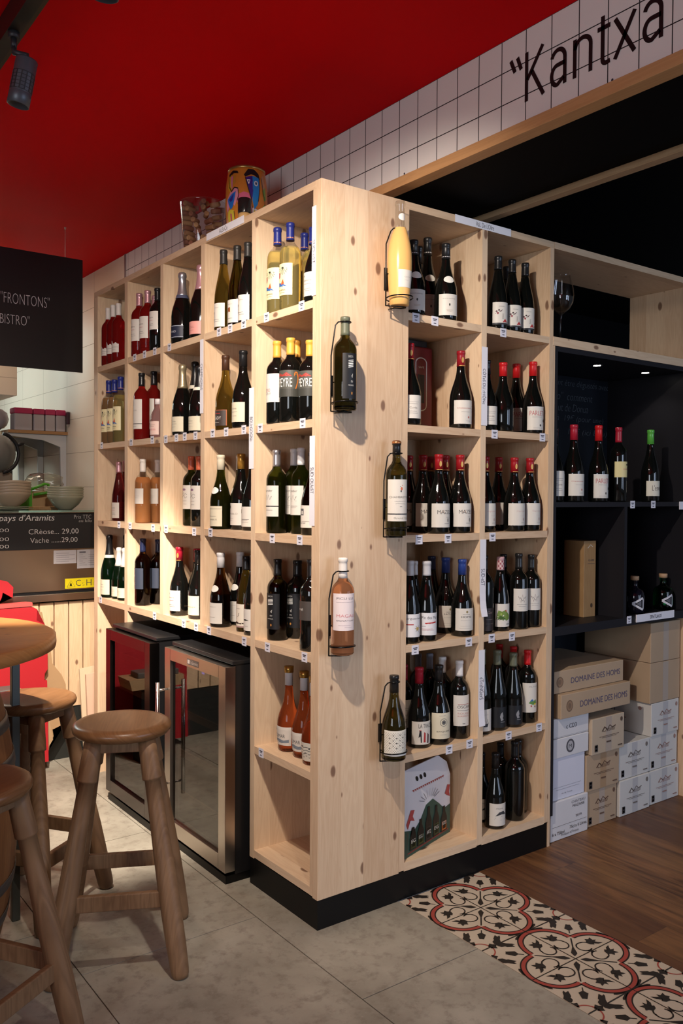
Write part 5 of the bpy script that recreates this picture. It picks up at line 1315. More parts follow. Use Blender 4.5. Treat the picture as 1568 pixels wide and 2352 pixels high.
t = thing('wooden_bottle_case', 'tall upright wooden bottle case standing alone in the black cubby', 'case', (1.545, .2, .8944))
WX = wood('case_wood', 'z', (0.36, 0.22, 0.10), (0.25, 0.135, 0.055), PK, .2, False)
box('case_body', (1.506, .115, .8944), (1.588, .225, 1.232), WX, t, .0015)
mb = MB(); f = lambda u, v: (u, .1144, v)
line_on(mb, f, [(1.53, 1.20), (1.55, 1.215), (1.565, 1.205)], .0015, pm('cfc8b8'))
text_on(mb, 'CUVEE', f, 1.535, 1.575, 1.142, 1.150, INK); rect_on(mb, f, 1.53, 1.58, 1.13, 1.1315, INK)
ell_on(mb, f, 1.56, .945, .008, .010, pm('4a3626')); mb.build('branding_marks', INK, t)
t = thing('gift_tag', 'brown card tag hanging by string beside the black side panel', 'tag', (1.20, .06, 1.17))
MB().box((1.1775, .055, 1.15), (1.196, .057, 1.185), KRAFT).build('card', KRAFT, t)
MB().tube([(1.1785, .05, 1.185), (1.184, .05, 1.205), (1.1785, .05, 1.225)], .0012, 6, KRAFT).build('string', KRAFT, t)

t = thing('wine_glass', 'large empty wine glass on the open pine shelf', 'glass', (1.287, .08, 2.0722))
pts = [(.034, .0), (.036, .0015), (.012, .004), (.0045, .010), (.004, .10), (.0055, .118), (.016, .126), (.036, .142), (.050, .168), (.0535, .195), (.050, .225), (.041, .270), (.0385, .285),
       (.0373, .285), (.0398, .270), (.0488, .225), (.0523, .195), (.0488, .168), (.035, .1435), (.014, .1285), (.0, .1275)]
MB().lathe(pts, (1.287, .08, 2.0722), 40, None, True, True).build('glass_bowl', thin('crystal', (.97, .97, .97)), t)

# ================================================================== tin, cork bucket and cup on top of the left rack
def abs_tin():
    x, y, z = .13, .699, H + .0006
    t = thing('painted_tin', 'orange tin painted with colourful abstract figures on top of the rack', 'tin', (x, y, z))
    R0 = .083; h = .250; KS = .262 / .250
    OR = M('tin_orange', (.56, .20, .025), .3, var=.25)
    pr = [(.070, 0), (.074, .004), (.080, .06), (R0, .12), (.081, .19), (.074, .238), (.071, h)]
    MB().lathe(pr, (x, y, z), 48, OR).build('tin_body', OR, t)
    GR = M('gold_rim', (.45, .30, .10), .3, .8)
    MB().lathe([(.069, h - .006), (.0735, h - .004), (.0735, h + .004), (.071, h + .005), (.067, h + .001)], (x, y, z), 48, GR).build('rim', GR, t)
    rr_ = lambda v: rad_at(pr, v)
    def f(e):
        def g(s, v):
            a = math.radians(s); v = v / KS; r = rr_(max(0, min(h, v))) + e
            return (x + r * math.cos(a), y + r * math.sin(a), z + v)
        return g
    P_ = lambda mb, pts, c, k=0: poly_on(mb, f(.0007 + k * .0003), pts, pm(c), 4)
    mb = MB()
    # loose coloured shapes (a plain abstract pattern)
    P_(mb, [(178, .235), (196, .248), (212, .243), (216, .232), (200, .236), (184, .222)], '120c12')
    P_(mb, [(182, .22), (192, .232), (200, .20), (196, .165), (188, .16), (180, .18)], 'c8a02c')
    P_(mb, [(190, .222), (199, .225), (199, .175), (196, .17)], 'd07a9a', 1)
    P_(mb, [(200, .222), (208, .226), (206, .205), (210, .20), (202, .185)], 'b8862a', 1)
    P_(mb, [(176, .13), (190, .158), (206, .175), (218, .168), (216, .13), (206, .10), (196, .12), (184, .10), (178, .08), (172, .1)], 'd58a9c')
    P_(mb, [(180, .132), (196, .150), (210, .160), (206, .125), (200, .098), (192, .088), (184, .11)], '1a6ac0', 1)
    P_(mb, [(186, .128), (196, .140), (204, .150), (200, .125), (194, .118)], '2a2a8a', 2)
    P_(mb, [(180, .085), (192, .090), (204, .082), (206, .055), (198, .02), (190, .008), (182, .03), (177, .06)], 'c8b83c')
    P_(mb, [(190, .075), (195, .07), (195, .02), (191, .015)], 'b03a6a', 1)
    P_(mb, [(232, .225), (244, .250), (262, .250), (276, .235), (280, .212), (266, .225), (250, .228), (236, .216)], '130c14')
    P_(mb, [(236, .214), (256, .222), (258, .16), (254, .12), (246, .16)], '3a1a7a')
    P_(mb, [(256, .222), (276, .218), (276, .17), (272, .11), (262, .085), (256, .12)], '1c7ac4')
    P_(mb, [(240, .205), (250, .205), (246, .185)], 'e8e4dc', 2); P_(mb, [(243, .201), (248, .201), (246, .192)], '3a1a7a', 3)
    ell_on(mb, f(.0014), 266, .192, 6, .011, pm('c8d0d8'), 16); ell_on(mb, f(.0018), 266, .192, 2.6, .006, pm('223a5a'), 12)
    P_(mb, [(216, .145), (232, .155), (246, .150), (254, .115), (246, .10), (220, .105), (214, .115)], 'd0607e')
    P_(mb, [(238, .09), (254, .10), (254, .05), (246, .03), (240, .05)], 'd07aa0')
    P_(mb, [(256, .095), (278, .085), (282, .06), (262, .04), (254, .06)], 'd8dce0'); P_(mb, [(260, .085), (276, .075), (270, .055), (260, .06)], 'b8b030', 1)
    P_(mb, [(284, .22), (294, .235), (300, .19), (290, .17), (284, .19)], 'b88a6a'); P_(mb, [(286, .10), (300, .12), (304, .06), (290, .05)], '5a9a3a')
    P_(mb, [(288, .17), (300, .19), (306, .14), (294, .13)], '7aa04a')
    for L_ in ([(182, .22), (188, .18), (196, .16), (206, .175), (216, .17), (219, .14), (214, .12)], [(236, .214), (244, .17), (252, .13), (256, .09)], [(276, .22), (277, .17), (272, .12)], [(284, .22), (290, .16), (298, .13), (300, .09)], [(204, .08), (206, .05), (198, .0)], [(216, .108), (232, .10), (246, .10)]):
        line_on(mb, f(.0022), [(L_[i][0] + (L_[i + 1][0] - L_[i][0]) * k / 4, L_[i][1] + (L_[i + 1][1] - L_[i][1]) * k / 4) for i in range(len(L_) - 1) for k in range(4)] + [L_[-1]], .8, pm('141014'), 300)
    mb.build('painted_pattern', pm('141014'), t)
abs_tin()
t = thing('small_jar', 'small black-banded jar standing before the painted tin', 'jar', (.034, .548, H))
BG_ = M('jar_black', (.012, .012, .012), .15)
MB().lathe([(.022, .0), (.0242, .002), (.0242, .030)], (.034, .548, H + .0005), 28, M('jar_amber', (.55, .35, .14), .3)).build('jar_base', None, t)
MB().lathe([(.0246, .0305), (.0253, .033), (.0253, .084), (.0240, .086)], (.034, .548, H + .0005), 28, BG_).build('jar_lid', BG_, t)

t = thing('cork_bucket', 'clear plastic bucket of wine corks on top of the rack', 'bucket', (.13, 1.074, H))
bx, by = .13, 1.074
CPL = thin('clear_plastic', (.93, .90, .90))
MB().lathe([(.0, .0008), (.074, .0008), (.076, .006), (.098, .222), (.101, .226), (.0985, .226), (.0955, .222), (.074, .008), (.0, .004)], (bx, by, H), 48, None, True, False).build('bucket_wall', CPL, t)
CK = [M('cork_a', (.50, .31, .15), .8, var=.2), M('cork_b', (.40, .23, .11), .8, var=.2), M('cork_c', (.32, .14, .08), .8, var=.2)]
proto = MB().lathe([(.0095, -.022), (.0110, -.020), (.0110, .020), (.0095, .022)], (0, 0, 0), 14).build('cork', CK[0])
cms = []
for c in CK:
    me = proto.data.copy(); me.materials.clear(); me.materials.append(c)
    cms.append(me)
rnd = random.Random(3)
kk = 0
for layer in range(9):
    zc = H + .0175 + layer * .0242
    Rm = .073 + .022 * (.0175 + layer * .0242) / .22 - .012
    for ring, n in ((Rm - .010, 7), (Rm - .042, 3)):
        for i in range(n):
            a = 2 * PI * (i + .5 * (layer % 2)) / n + layer * .3 + rnd.uniform(-.05, .05)
            if math.cos(a - math.radians(233)) < -.35: continue
            if ring < Rm - .03 and layer < 8: continue
            o = proto if kk == 0 else bpy.data.objects.new('cork', cms[kk % 3])
            if kk: COL.objects.link(o)
            o.location = (bx + ring * math.cos(a), by + ring * math.sin(a), zc + rnd.uniform(-.0008, .0008))
            o.rotation_euler = (PI / 2, rnd.uniform(-.1, .1), a + PI / 2 + rnd.uniform(-.3, .3))
            tag(o, '%s wine cork heaped in the clear plastic bucket' % ('pale used', 'light brown used', 'reddish stained')[kk % 3], 'cork', 'corks in the clear bucket')
            kk += 1

# ================================================================== wine coolers
def cooler(name, label, xf, y0, y1, z1, logo, seed, dispay):
    t = thing(name, label, 'wine cooler', ((xf + .3) / 2, (y0 + y1) / 2, 0), 'wine coolers under the left rack')
    CB = M('cooler_black', (.010, .010, .011), .35)
    zd0, zd1 = .045, z1
    xd = xf + .042          # back of door
    # cabinet: open box
    mb = MB()
    mb.box((xd + .004, y0 + .006, .03), (.325, y0 + .026, z1 + .004)).box((xd + .004, y1 - .026, .03), (.325, y1 - .006, z1 + .004))
    mb.box((.31, y0 + .026, .03), (.325, y1 - .026, z1 + .004)).box((xd + .004, y0 + .026, .03), (.31, y1 - .026, .065))
    mb.build('cabinet', CB, t)
    box('cabinet_top', (xd - .01, y0 + .002, z1 + .0042), (.328, y1 - .002, z1 + .020), CB, t, .003)
    MB().box((xf + .008, y0 + .008, .0), (.30, y1 - .008, .0298)).build('kick_plate', BLACKP, t)
    # door frame
    fwid = .052
    mb = MB()
    a, b = y0, y1
    def fr(u0, v0, u1, v1): mb.box((xf, u0, v0), (xd, u1, v1), None, .0012)
    fr(a, zd0, a + fwid, zd1); fr(b - fwid, zd0, b, zd1); fr(a + fwid, zd1 - fwid * .9, b - fwid, zd1); fr(a + fwid, zd0, b - fwid, zd0 + fwid * 1.1)
    d = mb.build('door_frame', STEEL if logo else M('dark_steel', (.10, .085, .08), .25, 1.0), t)
    MC['cg'] = thin('cooler_glass', (.42, .38, .33), .02, 1.75)
    MB().box((xf + .012, a + fwid + .0004, zd0 + fwid * 1.1 + .0004), (xf + .018, b - fwid - .0004, zd1 - fwid * .9 - .0004)).build('glass_pane', MC['cg'], d)
    box('door_gasket', (xd, y0 + .004, zd0 + .003), (xd + .0038, y0 + .04, zd1 - .003), CB, d)
    # bar handle on the far side
    if dispay:
        hy = b - .030
        mb = MB().tube([(xf - .045, hy, .19), (xf - .045, hy, .665)], .0085, 14, STEEL2)
        for z in (.245, .632): mb.cyl((xf - .042, hy, z), (xf + .001, hy, z), .005, .005, 12, STEEL2)
        mb.build('bar_handle', STEEL2, d)
    # interior shelves with wooden fronts
    WS = wood('cooler_shelf_wood', 'y', (.34, .20, .10), (.24, .13, .06), PK, .2, False)
    for z in (.20, .37, .54, .68):
        mb = MB().box((xd + .02, a + .027, z - .008), (.30, b - .027, z), BLACK).box((xd + .012, a + .027, z - .022), (xd + .02, b - .027, z + .006), WS)
        mb.build('wooden_shelf', WS, t)
    if dispay:
        LB = M('blue_display', (.10, .12, 1.0), .5, emit=3.0)
        box('control_panel', (xd + .012, a + .08, .708), (xd + .022, b - .08, .752), BLACK, t)
        MB().box((xd + .0105, (a + b) / 2 + .01, .722), (xd + .0118, (a + b) / 2 + .03, .738)).build('blue_display', LB, t)
    if logo:
        mb = MB(); f = lambda u, v: (xf - .0006, -u, v)
        rect_on(mb, f, -(a + b) / 2 - .052, -(a + b) / 2 + .046, zd1 - .037, zd1 - .014, pm('5d544e'))
        f = lambda u, v: (xf - .0010, -u, v)
        text_on(mb, 'La Sommeliere', f, -(a + b) / 2 - .02, -(a + b) / 2 + .042, zd1 - .032, zd1 - .019, pm('b8aca4'))
        rect_on(mb, f, -(a + b) / 2 - .046, -(a + b) / 2 - .028, zd1 - .033, zd1 - .018, pm('b8aca4'))
        mb.build('badge', pm('5d544e'), d)
    return t, xd, a, b
c1, xd1, a1, b1 = cooler('wine_cooler', 'steel-framed wine cooler with bar handle, nearer of the two under the rack', -.088, .462, .975, .80, True, 1, True)
c2, xd2, a2, b2 = cooler('wine_cooler', 'black-edged wine cooler at the far side, farther of the two under the rack', -.105, 1.085, 1.575, .80, False, 2, False)
# bottles lying inside the near cooler, necks toward the door
pb = None
for zi, z in enumerate((.20, .37, .54)):
    for i in range(4):
        y = a1 + .085 + i * .115
        if pb is None:
            prof = profile('bdx', .036, .28)
            o = MB().lathe(prof, (0, 0, 0), 20, GL['black']).build('wine_bottle', GL['black'])
            pb = o
        else:
            o = pb.copy(); COL.objects.link(o)
        o.location = (.29, y, z + .0365)
        o.rotation_euler = (0, -PI / 2, 0)
        tag(o, 'dark wine bottle lying on the %s wooden shelf in the near cooler, %s from left' % (('lowest', 'middle', 'upper')[zi], ('fourth', 'third', 'second', 'first')[i]), 'bottle', 'bottles lying in the near cooler')

# ================================================================== stools
def stool(name, label, cx, cy, ang, side=.347, grp='turned oak bar stools'):
    t = thing(name, label, 'stool', (0, 0, 0), grp)
    zt = .725
    MB().lathe([(.0, zt - .041), (.120, zt - .041), (.140, zt - .036), (.149, zt - .026), (.151, zt - .017), (.148, zt - .008), (.138, zt - .0015), (.12, zt), (.0, zt)], (0, 0, 0), 48, OAKX, True, False).build('seat', OAKX, t)
    hs = side / 2; ht = .078
    pts = []
    for sx, sy in ((1, 1), (1, -1), (-1, -1), (-1, 1)):
        top = Vector((sx * ht, sy * ht, zt - .0405)); bot = Vector((sx * hs, sy * hs, 0.0005))
        L = (bot - top).length
        mb = MB()
        mb.rod(top, bot, [(0, .027), (.06, .0275), (.162, .0295), (.168, .0292), (.173, .0235), (.28, .0245), (.48, .0285), (.66, .0310), (.85, .0300), (.965, .0275), (.985, .0255), (1, .021)], 22, OAKZ)
        mb.build('leg', OAKZ, t)
        pts.append((top, bot))
    for i in range(4):
        (t0, b0), (t1, b1) = pts[i], pts[(i + 1) % 4]
        for nm, z, hh, th in (('stretcher', .213 if i % 2 else .225, .048, .018), ('apron', .665, .030, .022)):
            k = (t0.z - z) / (t0.z - b0.z)
            p = t0.lerp(b0, k); q = t1.lerp(b1, k)
            d = (q - p).normalized(); nn = Vector((-d.y, d.x, 0))
            p2 = p + d * .012; q2 = q - d * .012
            mb = MB()
            vs = [p2 + nn * s * th / 2 + Vector((0, 0, v * hh / 2)) for s in (-1, 1) for v in (-1, 1)] + [q2 + nn * s * th / 2 + Vector((0, 0, v * hh / 2)) for s in (-1, 1) for v in (-1, 1)]
            mb.add(vs, [(0, 1, 3, 2), (4, 6, 7, 5), (0, 4, 5, 1), (2, 3, 7, 6), (0, 2, 6, 4), (1, 5, 7, 3)], OAKZ)
            mb.build(nm, OAKH, t, bevel=.003)
    t.location = (cx, cy, 0)
    t.rotation_euler = (0, 0, ang)
    return t
OAKH = wood('stool_oak_rail', 'x', (0.26, 0.15, 0.075), (0.12, 0.062, 0.03), OAKC[2], 0.3, False, 0.5, 0.9)
s1 = stool('bar_stool', 'wooden bar stool standing alone in front of the near wine cooler', -.562, .262, math.atan2(.154, -.311) + PI / 2, .365)


def copy_stool(label, x, y, ang):
    r = s1.copy(); COL.objects.link(r); r.location = (x, y, 0); r.rotation_euler = (0, 0, ang)
    r['label'] = label
    for ch in s1.children:
        c = ch.copy(); COL.objects.link(c); c.parent = r
    return r
copy_stool('wooden bar stool behind the others, seat half shadowed by the table', -.694, .746, math.radians(-9 + 45))
copy_stool('wooden bar stool at the left edge, nearest the camera', -1.085, -.05, math.radians(-12 + 45))

# ================================================================== barrel table
t = thing('barrel', 'oak barrel with steel hoops under the round table at left edge', 'barrel', (-1.22, .54, 0))
bz = .90
def br(z): return .33 + .075 * (1 - ((z - bz / 2) / (bz / 2)) ** 2)
MB().lathe([(0, .03), (.318, .03), (.322, .0)] + [(br(z), z) for z in [bz * i / 18 for i in range(19)]] + [(.322, bz), (.318, bz - .03), (0, bz - .03)], (-1.22, .54, 0.0006), 64, BARW, True, False).build('staves', BARW, t)
HOOP = M('galvanised_hoop', (.16, .155, .15), .45, .8)
for z0, z1 in ((.02, .06), (.15, .185), (.26, .295), (.61, .645), (.72, .755), (.84, .88)):
    MB().lathe([(br(z0) + .0012, z0), (br(z0) + .004, z0 + .001), (br(z1) + .004, z1 - .001), (br(z1) + .0012, z1)], (-1.22, .54, 0), 64, HOOP, cap=False).build('hoop', HOOP, t)
t = thing('round_table', 'round honey-coloured wooden table top above the barrel at left', 'table', (-1.2, .54, 0))
MB().lathe([(0, .957), (.488, .957), (.4985, .961), (.500, .975), (.4985, .994), (.488, 1.0), (0, 1.0)], (-1.2, .54, 0), 72, TABW, True, False).build('table_top', TABW, t)
GP = M('grey_post', (.10, .11, .10), .4, .5)
for a in (-18, 102, 222):
    px, py = -1.2 + .44 * math.cos(math.radians(a)), .54 + .44 * math.sin(math.radians(a))
    if a == -18: px, py = -.775, .655
    if a == 102: px, py = -1.3, .97
    if a == 222: px, py = -1.56, .28
    box('leg', (px - .013, py - .013, .0005), (px + .013, py + .013, .9568), GP, t, .002)

# ================================================================== cartons in the black unit
def fine_marks(mb, f, w, h, kind, ink):
    if kind == 'cuvee':
        line_on(mb, f, [(.30, .60), (.38, .72), (.46, .62), (.54, .74), (.62, .66), (.72, .70)], .012, ink, h / w)
        text_on(mb, 'Château', f, .34, .70, .58, .70, ink, slant=.1)
        rect_on(mb, f, .22, .82, .455, .468, ink); rect_on(mb, f, .3, .74, .42, .43, ink)
        rect_on(mb, f, .44, .58, .27, .31, ink)
        rect_on(mb, f, .08, .17, .08, .27, pm('2c2a2c')); rect_on(mb, f, .10, .15, .2, .245, pm('b8b4b0')); rect_on(mb, f, .10, .15, .11, .15, pm('b8b4b0'))
        ell_on(mb, f, .9, .84, .035, .065, ink, 12)
        rect_on(mb, f, .80, .93, .10, .135, ink)
def carton(label, x0, x1, z0, z1, mat, kind, tape=None, y0=.03, dep=.34, rot=0.0, ink='77706c', grp=None):
    t = thing('wine_carton', label, 'carton', ((x0 + x1) / 2, y0 + dep / 2, z0), grp)
    box('carton_body', (x0, y0, z0 + .0008), (x1, y0 + dep, z1 - .0008), mat, t, .0025)
    w_, h_ = x1 - x0, z1 - z0
    ZI = [0]
    def f(u, v):
        return (x0 + u * w_, y0 - .0006 - .00004 * (len(mb.f) // 6 if len(mb.f) < 200 else 33), z0 + v * h_)
    mb = MB(); ink_m = pm(ink)
    if tape:
        f2 = lambda u, v: (x0 + u * w_, y0 - .0003, z0 + v * h_)
        m2 = MB(); rect_on(m2, f2, .42, .60, .02, .98, M(tape, {'tape_grey': (.50, .50, .51), 'tape_brown': (.40, .27, .16), 'tape_grey2': (.44, .37, .31)}[tape], .35)); m2.build('packing_tape', None, t)
    if kind == 'cuvee': fine_marks(mb, f, w_, h_, kind, ink_m)
    if kind == 'homs':
        ell_on(mb, f, .115, .5, .045, .24, pm('7d6652'), 16); ell_on(mb, f, .115, .5, .034, .19, pm('94785f'), 16); ell_on(mb, f, .115, .5, .020, .12, pm('7d6652'), 12)
        text_on(mb, 'DOMAINE DES HOMS', f, .26, .95, .36, .62, pm('57526e'))
    if kind == 'code':
        text_on(mb, 'c CD3', f, .38, .66, .40, .62, pm('3a3a40')); rect_on(mb, f, 0, 1, .07, .08, pm('8a8a8e'))
    if kind == 'oval':
        ell_on(mb, f, .5, .52, .11, .34, pm('55555c'), 20); ell_on(mb, f, .5, .52, .075, .25, pm('b0b0b4'), 16); text_on(mb, 'M', f, .46, .54, .42, .60, pm('44444c'))
    if kind == 'plain':
        rect_on(mb, f, .1, .9, .30, .306, pm('8a8a94')); rect_on(mb, f, .2, .85, .24, .248, pm('9a9aa4')); text_on(mb, 'vin de France', f, .35, .65, .12, .16, pm('9a9aa4'))
    if kind == 'mazane':
        text_on(mb, 'CHATEAU', f, .55, .92, .84, .91, pm('55565e')); text_on(mb, 'MAZANE', f, .58, .90, .74, .81, pm('55565e'))
        text_on(mb, '2019', f, .66, .82, .47, .53, pm('3a3b42')); rect_on(mb, f, .04, .96, .36, .368, pm('6a6b72'))
        text_on(mb, '6 x 750ml', f, .04, .36, .15, .23, pm('3a3b42')); text_on(mb, '75cl x 6 Litres', f, .50, .96, .21, .29, pm('3a3b42')); text_on(mb, 'Product of France', f, .28, .74, .09, .15, pm('55565e'))
    if mb.v: mb.build('printing', ink_m, t)
    if kind == 'cuvee':    # side mark
        m3 = MB(); f3 = lambda u, v: (x0 - .0005, y0 + dep * (1 - u), z0 + v * h_)
        ell_on(m3, f3, .82, .80, .03, .06, ink_m, 12); text_on(m3, 'CD', f3, .3, .42, .5, .66, pm('2c2a2c')); rect_on(m3, f3, .2, .6, .4, .43, ink_m)
        m3.build('side_printing', ink_m, t)
    return t
GC = 'cartons stacked under the black unit'
carton('white carton lettered CHATEAU MAZANE on the floor beside the rack', 1.183, 1.425, 0, .163, WCARD, 'mazane', None, .018, .33, grp=GC)
carton('plain white carton directly on the lettered CHATEAU MAZANE one', 1.180, 1.413, .163, .340, M('white_card_cool', (.66, .68, .78), .6, var=.05), 'plain', None, .028, .33, grp=GC)
carton('flat white carton with an oval seal, below the one with black code', 1.187, 1.430, .340, .423, WCARD, 'oval', None, .022, .33, grp=GC)
carton('flat white carton with black code letters, below the brown lettered ones', 1.195, 1.434, .423, .507, WCARD, 'code', None, .026, .33, grp=GC)
carton('brown carton on the floor between white stacks, bottom of three', 1.430, 1.642, 0, .158, KRAFT2, 'cuvee', 'tape_grey2', .03, .34, ink='6a5244', grp=GC)
carton('brown carton with torn square mark, middle of three brown ones', 1.420, 1.650, .158, .317, KRAFT2, 'cuvee', 'tape_brown', .024, .34, ink='6a5244', grp=GC)
carton('brown carton topmost of three, beside the flat white cartons', 1.440, 1.667, .317, .474, M('kraft_pale', (.50, .40, .29), .7, var=.08), 'cuvee', 'tape_grey2', .012, .34, ink='5a4a40', grp=GC)
carton('flat brown carton lettered DOMAINE DES HOMS, lower of two', 1.225, 1.698, .507, .609, KRAFT2, 'homs', None, .005, .36, grp=GC)
carton('flat brown carton lettered DOMAINE DES HOMS, upper of two', 1.190, 1.680, .609, .703, KRAFT2, 'homs', None, .03, .36, grp=GC)
WG = M('white_card_warm', (.62, .61, .58), .65, var=.06)
carton('white carton on the floor right of the brown ones, lower of two', 1.655, 1.880, 0, .161, WG, 'cuvee', 'tape_grey', .022, .34, grp=GC)
carton('white carton on another, right of the brown stack, upper of two', 1.656, 1.886, .161, .321, WG, 'cuvee', 'tape_grey', .03, .34, grp=GC)
RI = 'a08078'
carton('white carton on the floor at the far right, bottom of five', 1.890, 2.128, 0, .158, WG, 'cuvee', 'tape_grey', .03, .34, ink=RI, grp=GC)
carton('white carton second from the floor in the far right stack', 1.893, 2.120, .158, .317, WG, 'cuvee', 'tape_grey', .036, .34, ink=RI, grp=GC)
carton('white carton third from the floor at far right, below brown ones', 1.900, 2.121, .317, .472, WG, 'cuvee', 'tape_grey', .03, .34, ink=RI, grp=GC)
carton('large brown carton in the far right stack, below the topmost', 1.886, 2.126, .472, .661, KRAFT2, 'none', 'tape_grey2', .03, .37, grp=GC)
carton('large brown carton topmost at far right, under the black shelf', 1.887, 2.124, .661, .846, KRAFT2, 'none', 'tape_grey2', .03, .37, grp=GC)

# ================================================================== kitchen counter
YC = 2.30
t = thing('counter', 'kitchen counter with pine slats, steel front and glass top behind the rack', 'counter', (-.6, YC, 0))
CX0, CX1 = -2.2, XF - .001
sl = MB()
x = .122
SLW = wood('slat_pine', 'z', (0.84, 0.64, 0.42), (0.64, 0.43, 0.25), PK, .078)
while x > CX0:
    box('slat', (x - .0715, YC, .275), (x, YC + .02, .845), SLW, t, .001) if x > -.75 else sl.box((x - .0715, YC, .275), (x, YC + .02, .845))
    x -= .0785
struct(sl.build('slat', SLW, t), 'stuff')
MB().box((CX0, YC + .02, .0), (CX1, YC + .05, .845), BLACK).box((CX0, YC + .05, 0), (CX1, YC + .6, .90), BLACK).build('counter_body', BLACK, t)
MB().box((CX0, YC - .005, .0), (CX1, YC + .0195, .27)).build('kick_board', M('dark_kick', (.02, .022, .02), .5), t)
box('steel_ledge', (CX0, YC - .03, .855), (CX1, YC + .049, .893), STEEL, t, .002)
MB().box((CX0, YC - .004, .907), (CX1, YC + .02, 1.325)).build('steel_front', M('counter_steel', (.42, .37, .31), .30, 1.0), t)
MB().box((CX0, YC + .0, .893), (CX1, YC + .02, .907)).build('shadow_gap', BLACK, t)
GT = M('glass_top', (.55, .80, .70), .02, trans=.9, ior=1.3)
box('glass_top', (CX0, YC - .04, 1.327), (CX1, YC + .50, 1.337), GT, t)
MB().box((CX0, YC + .3, .90), (CX1, YC + .6, 1.20), STEEL).build('steel_back', STEEL, t)

t = thing('menu_chalkboard', 'black chalkboard with chalked prices fixed on the steel counter front', 'chalkboard', (-.6, YC - .02, 1.13))
mb = MB().box((-1.3, YC - .012, 1.130), (.30, YC - .0045, 1.322), M('slate_black', (.010, .010, .011), .6))
f = lambda u, v: (u, YC - .0126, v)
CH2 = M('chalk', (.62, .62, .60), .9)
text_on(mb, "pays d'Aramits", f, -.392, -.112, 1.272, 1.315, CH2, 0, .03)
text_on(mb, 'CRèose... 29,00', f, -.246, .018, 1.207, 1.238, CH2, -.01)
text_on(mb, 'Vache ......29,00', f, -.238, .012, 1.162, 1.192, CH2, -.01)
text_on(mb, 'Prix TTC', f, -.006, .088, 1.290, 1.311, CH2, -.02); text_on(mb, 'au kilo', f, .02, .092, 1.272, 1.288, CH2, -.02)
for z in (1.224, 1.178, 1.140): text_on(mb, '8,00', f, -.43, -.345, z, z + .020, CH2, -.01)
mb.build('chalk_surface', None, t)
f = lambda u, v: (u, YC - .0048, v)
t = thing('notice_sheet', 'small white notice paper on the steel counter under the chalkboard, left one', 'notice', (-.05, YC, 1.08))
mb = MB().box((-.114, YC - .0052, 1.050), (.0085, YC - .0044, 1.122), pm('b9b7ba'))
f5 = lambda u, v: (u, YC - .0056, v)
for i in range(5): rect_on(mb, f5, -.10, -.10 + .07 + .03 * (i % 2), 1.105 - .011 * i, 1.107 - .011 * i, pm('8a888c'))
mb.build('paper', None, t)
t = thing('notice_sheet', 'white price list paper on the steel counter, beside the rack', 'notice', (.06, YC, 1.07))
mb = MB().box((.0125, YC - .0052, 1.020), (.115, YC - .0044, 1.122), pm('b4b3b6'))
rect_on(mb, f5, .025, .060, 1.103, 1.112, pm('66646a'))
for i in range(6): rect_on(mb, f5, .025, .045 + .012 * (i % 3), 1.092 - .011 * i, 1.094 - .011 * i, pm('88868a')); rect_on(mb, f5, .075, .108, 1.092 - .011 * i, 1.094 - .011 * i, pm('88868a'))
mb.build('paper', None, t)
t = thing('gas_warning_sign', 'yellow sticker with flame triangle and C5H on the steel counter', 'sign', (.03, YC, .94))
YL = M('sign_yellow', (.72, .60, .01), .4)
mb = MB().box((-.053, YC - .0052, .914), (.20, YC - .0044, .968), YL)
line_on(mb, f5, [(-.043, .922), (-.021, .958), (.0015, .922), (-.043, .922)], .0010, INK)
poly_on(mb, f5, [(-.028, .928), (-.026, .938), (-.021, .946), (-.017, .938), (-.015, .928)], pm('2a2a10')); ell_on(mb, f5, -.0215, .932, .003, .004, YL, 10)
text_on(mb, 'C', f5, .006, .034, .926, .959, INK, -.01); text_on(mb, '5', f5, .040, .053, .925, .943, INK, -.03); text_on(mb, 'H', f5, .064, .092, .925, .958, INK, -.01); text_on(mb, '12', f5, .10, .125, .925, .943, INK, -.03)
mb.build('sticker', None, t)

# bowls
BOWL = M('stoneware', (.34, .28, .20), .35, var=.15); BOWL2 = M('stoneware_green', (.27, .27, .19), .3, var=.15)
def bowl_mesh(R, mat, hh, wav):
    mb = MB()
    pr = [(0, .0), (R * .38, .0), (R * .42, .004), (R * .72, hh * .38), (R * .93, hh * .8), (R, hh), (R * .985, hh + .002), (R * .90, hh * .8), (R * .66, hh * .4), (R * .38, .010), (0, .008)]
    mb.lathe(pr, (0, 0, 0), 40, mat, True, False)
    mb.v = [(x, y, z + wav * z / hh * math.sin(3 * math.atan2(y, x))) for x, y, z in mb.v]
    return mb
def stack(n, x, y, z0, R, mat, hh, step, wav, what):
    p = None
    for i in range(n):
        if p is None: o = bowl_mesh(R, mat, hh, wav).build('bowl', mat); p = o
        else: o = p.copy(); COL.objects.link(o)
        o.location = (x, y, z0 + i * step); o.rotation_euler = (0, 0, 0)
        tag(o, '%s stoneware bowl, %s of five stacked on the glass counter top%s' % (what[0], ('lowest', 'second from bottom', 'middle', 'second from top', 'topmost')[i], what[1]), 'bowl', what[2])
stack(5, -.300, 2.42, 1.3555, .105, BOWL, .075, .0145, .0035, ('brown', ' at left', 'left stack of bowls'))
stack(5, -.008, 2.42, 1.3375, .098, BOWL2, .075, .0125, .0008, ('grey-green', '', 'right stack of bowls'))
for i, (z, rr_) in enumerate(((1.3375, .115), (1.3465, .10))):
    o = MB().lathe([(0, 0), (rr_ * .6, 0), (rr_, .007), (rr_ * .98, .0085), (rr_ * .6, .003), (0, .003)], (0, 0, 0), 40, BOWL2, True, False).build('plate', BOWL2)
    o.location = (-.300, 2.42, z)
    tag(o, 'flat stoneware plate under the brown bowls, %s of two' % ('lower', 'upper')[i], 'plate')

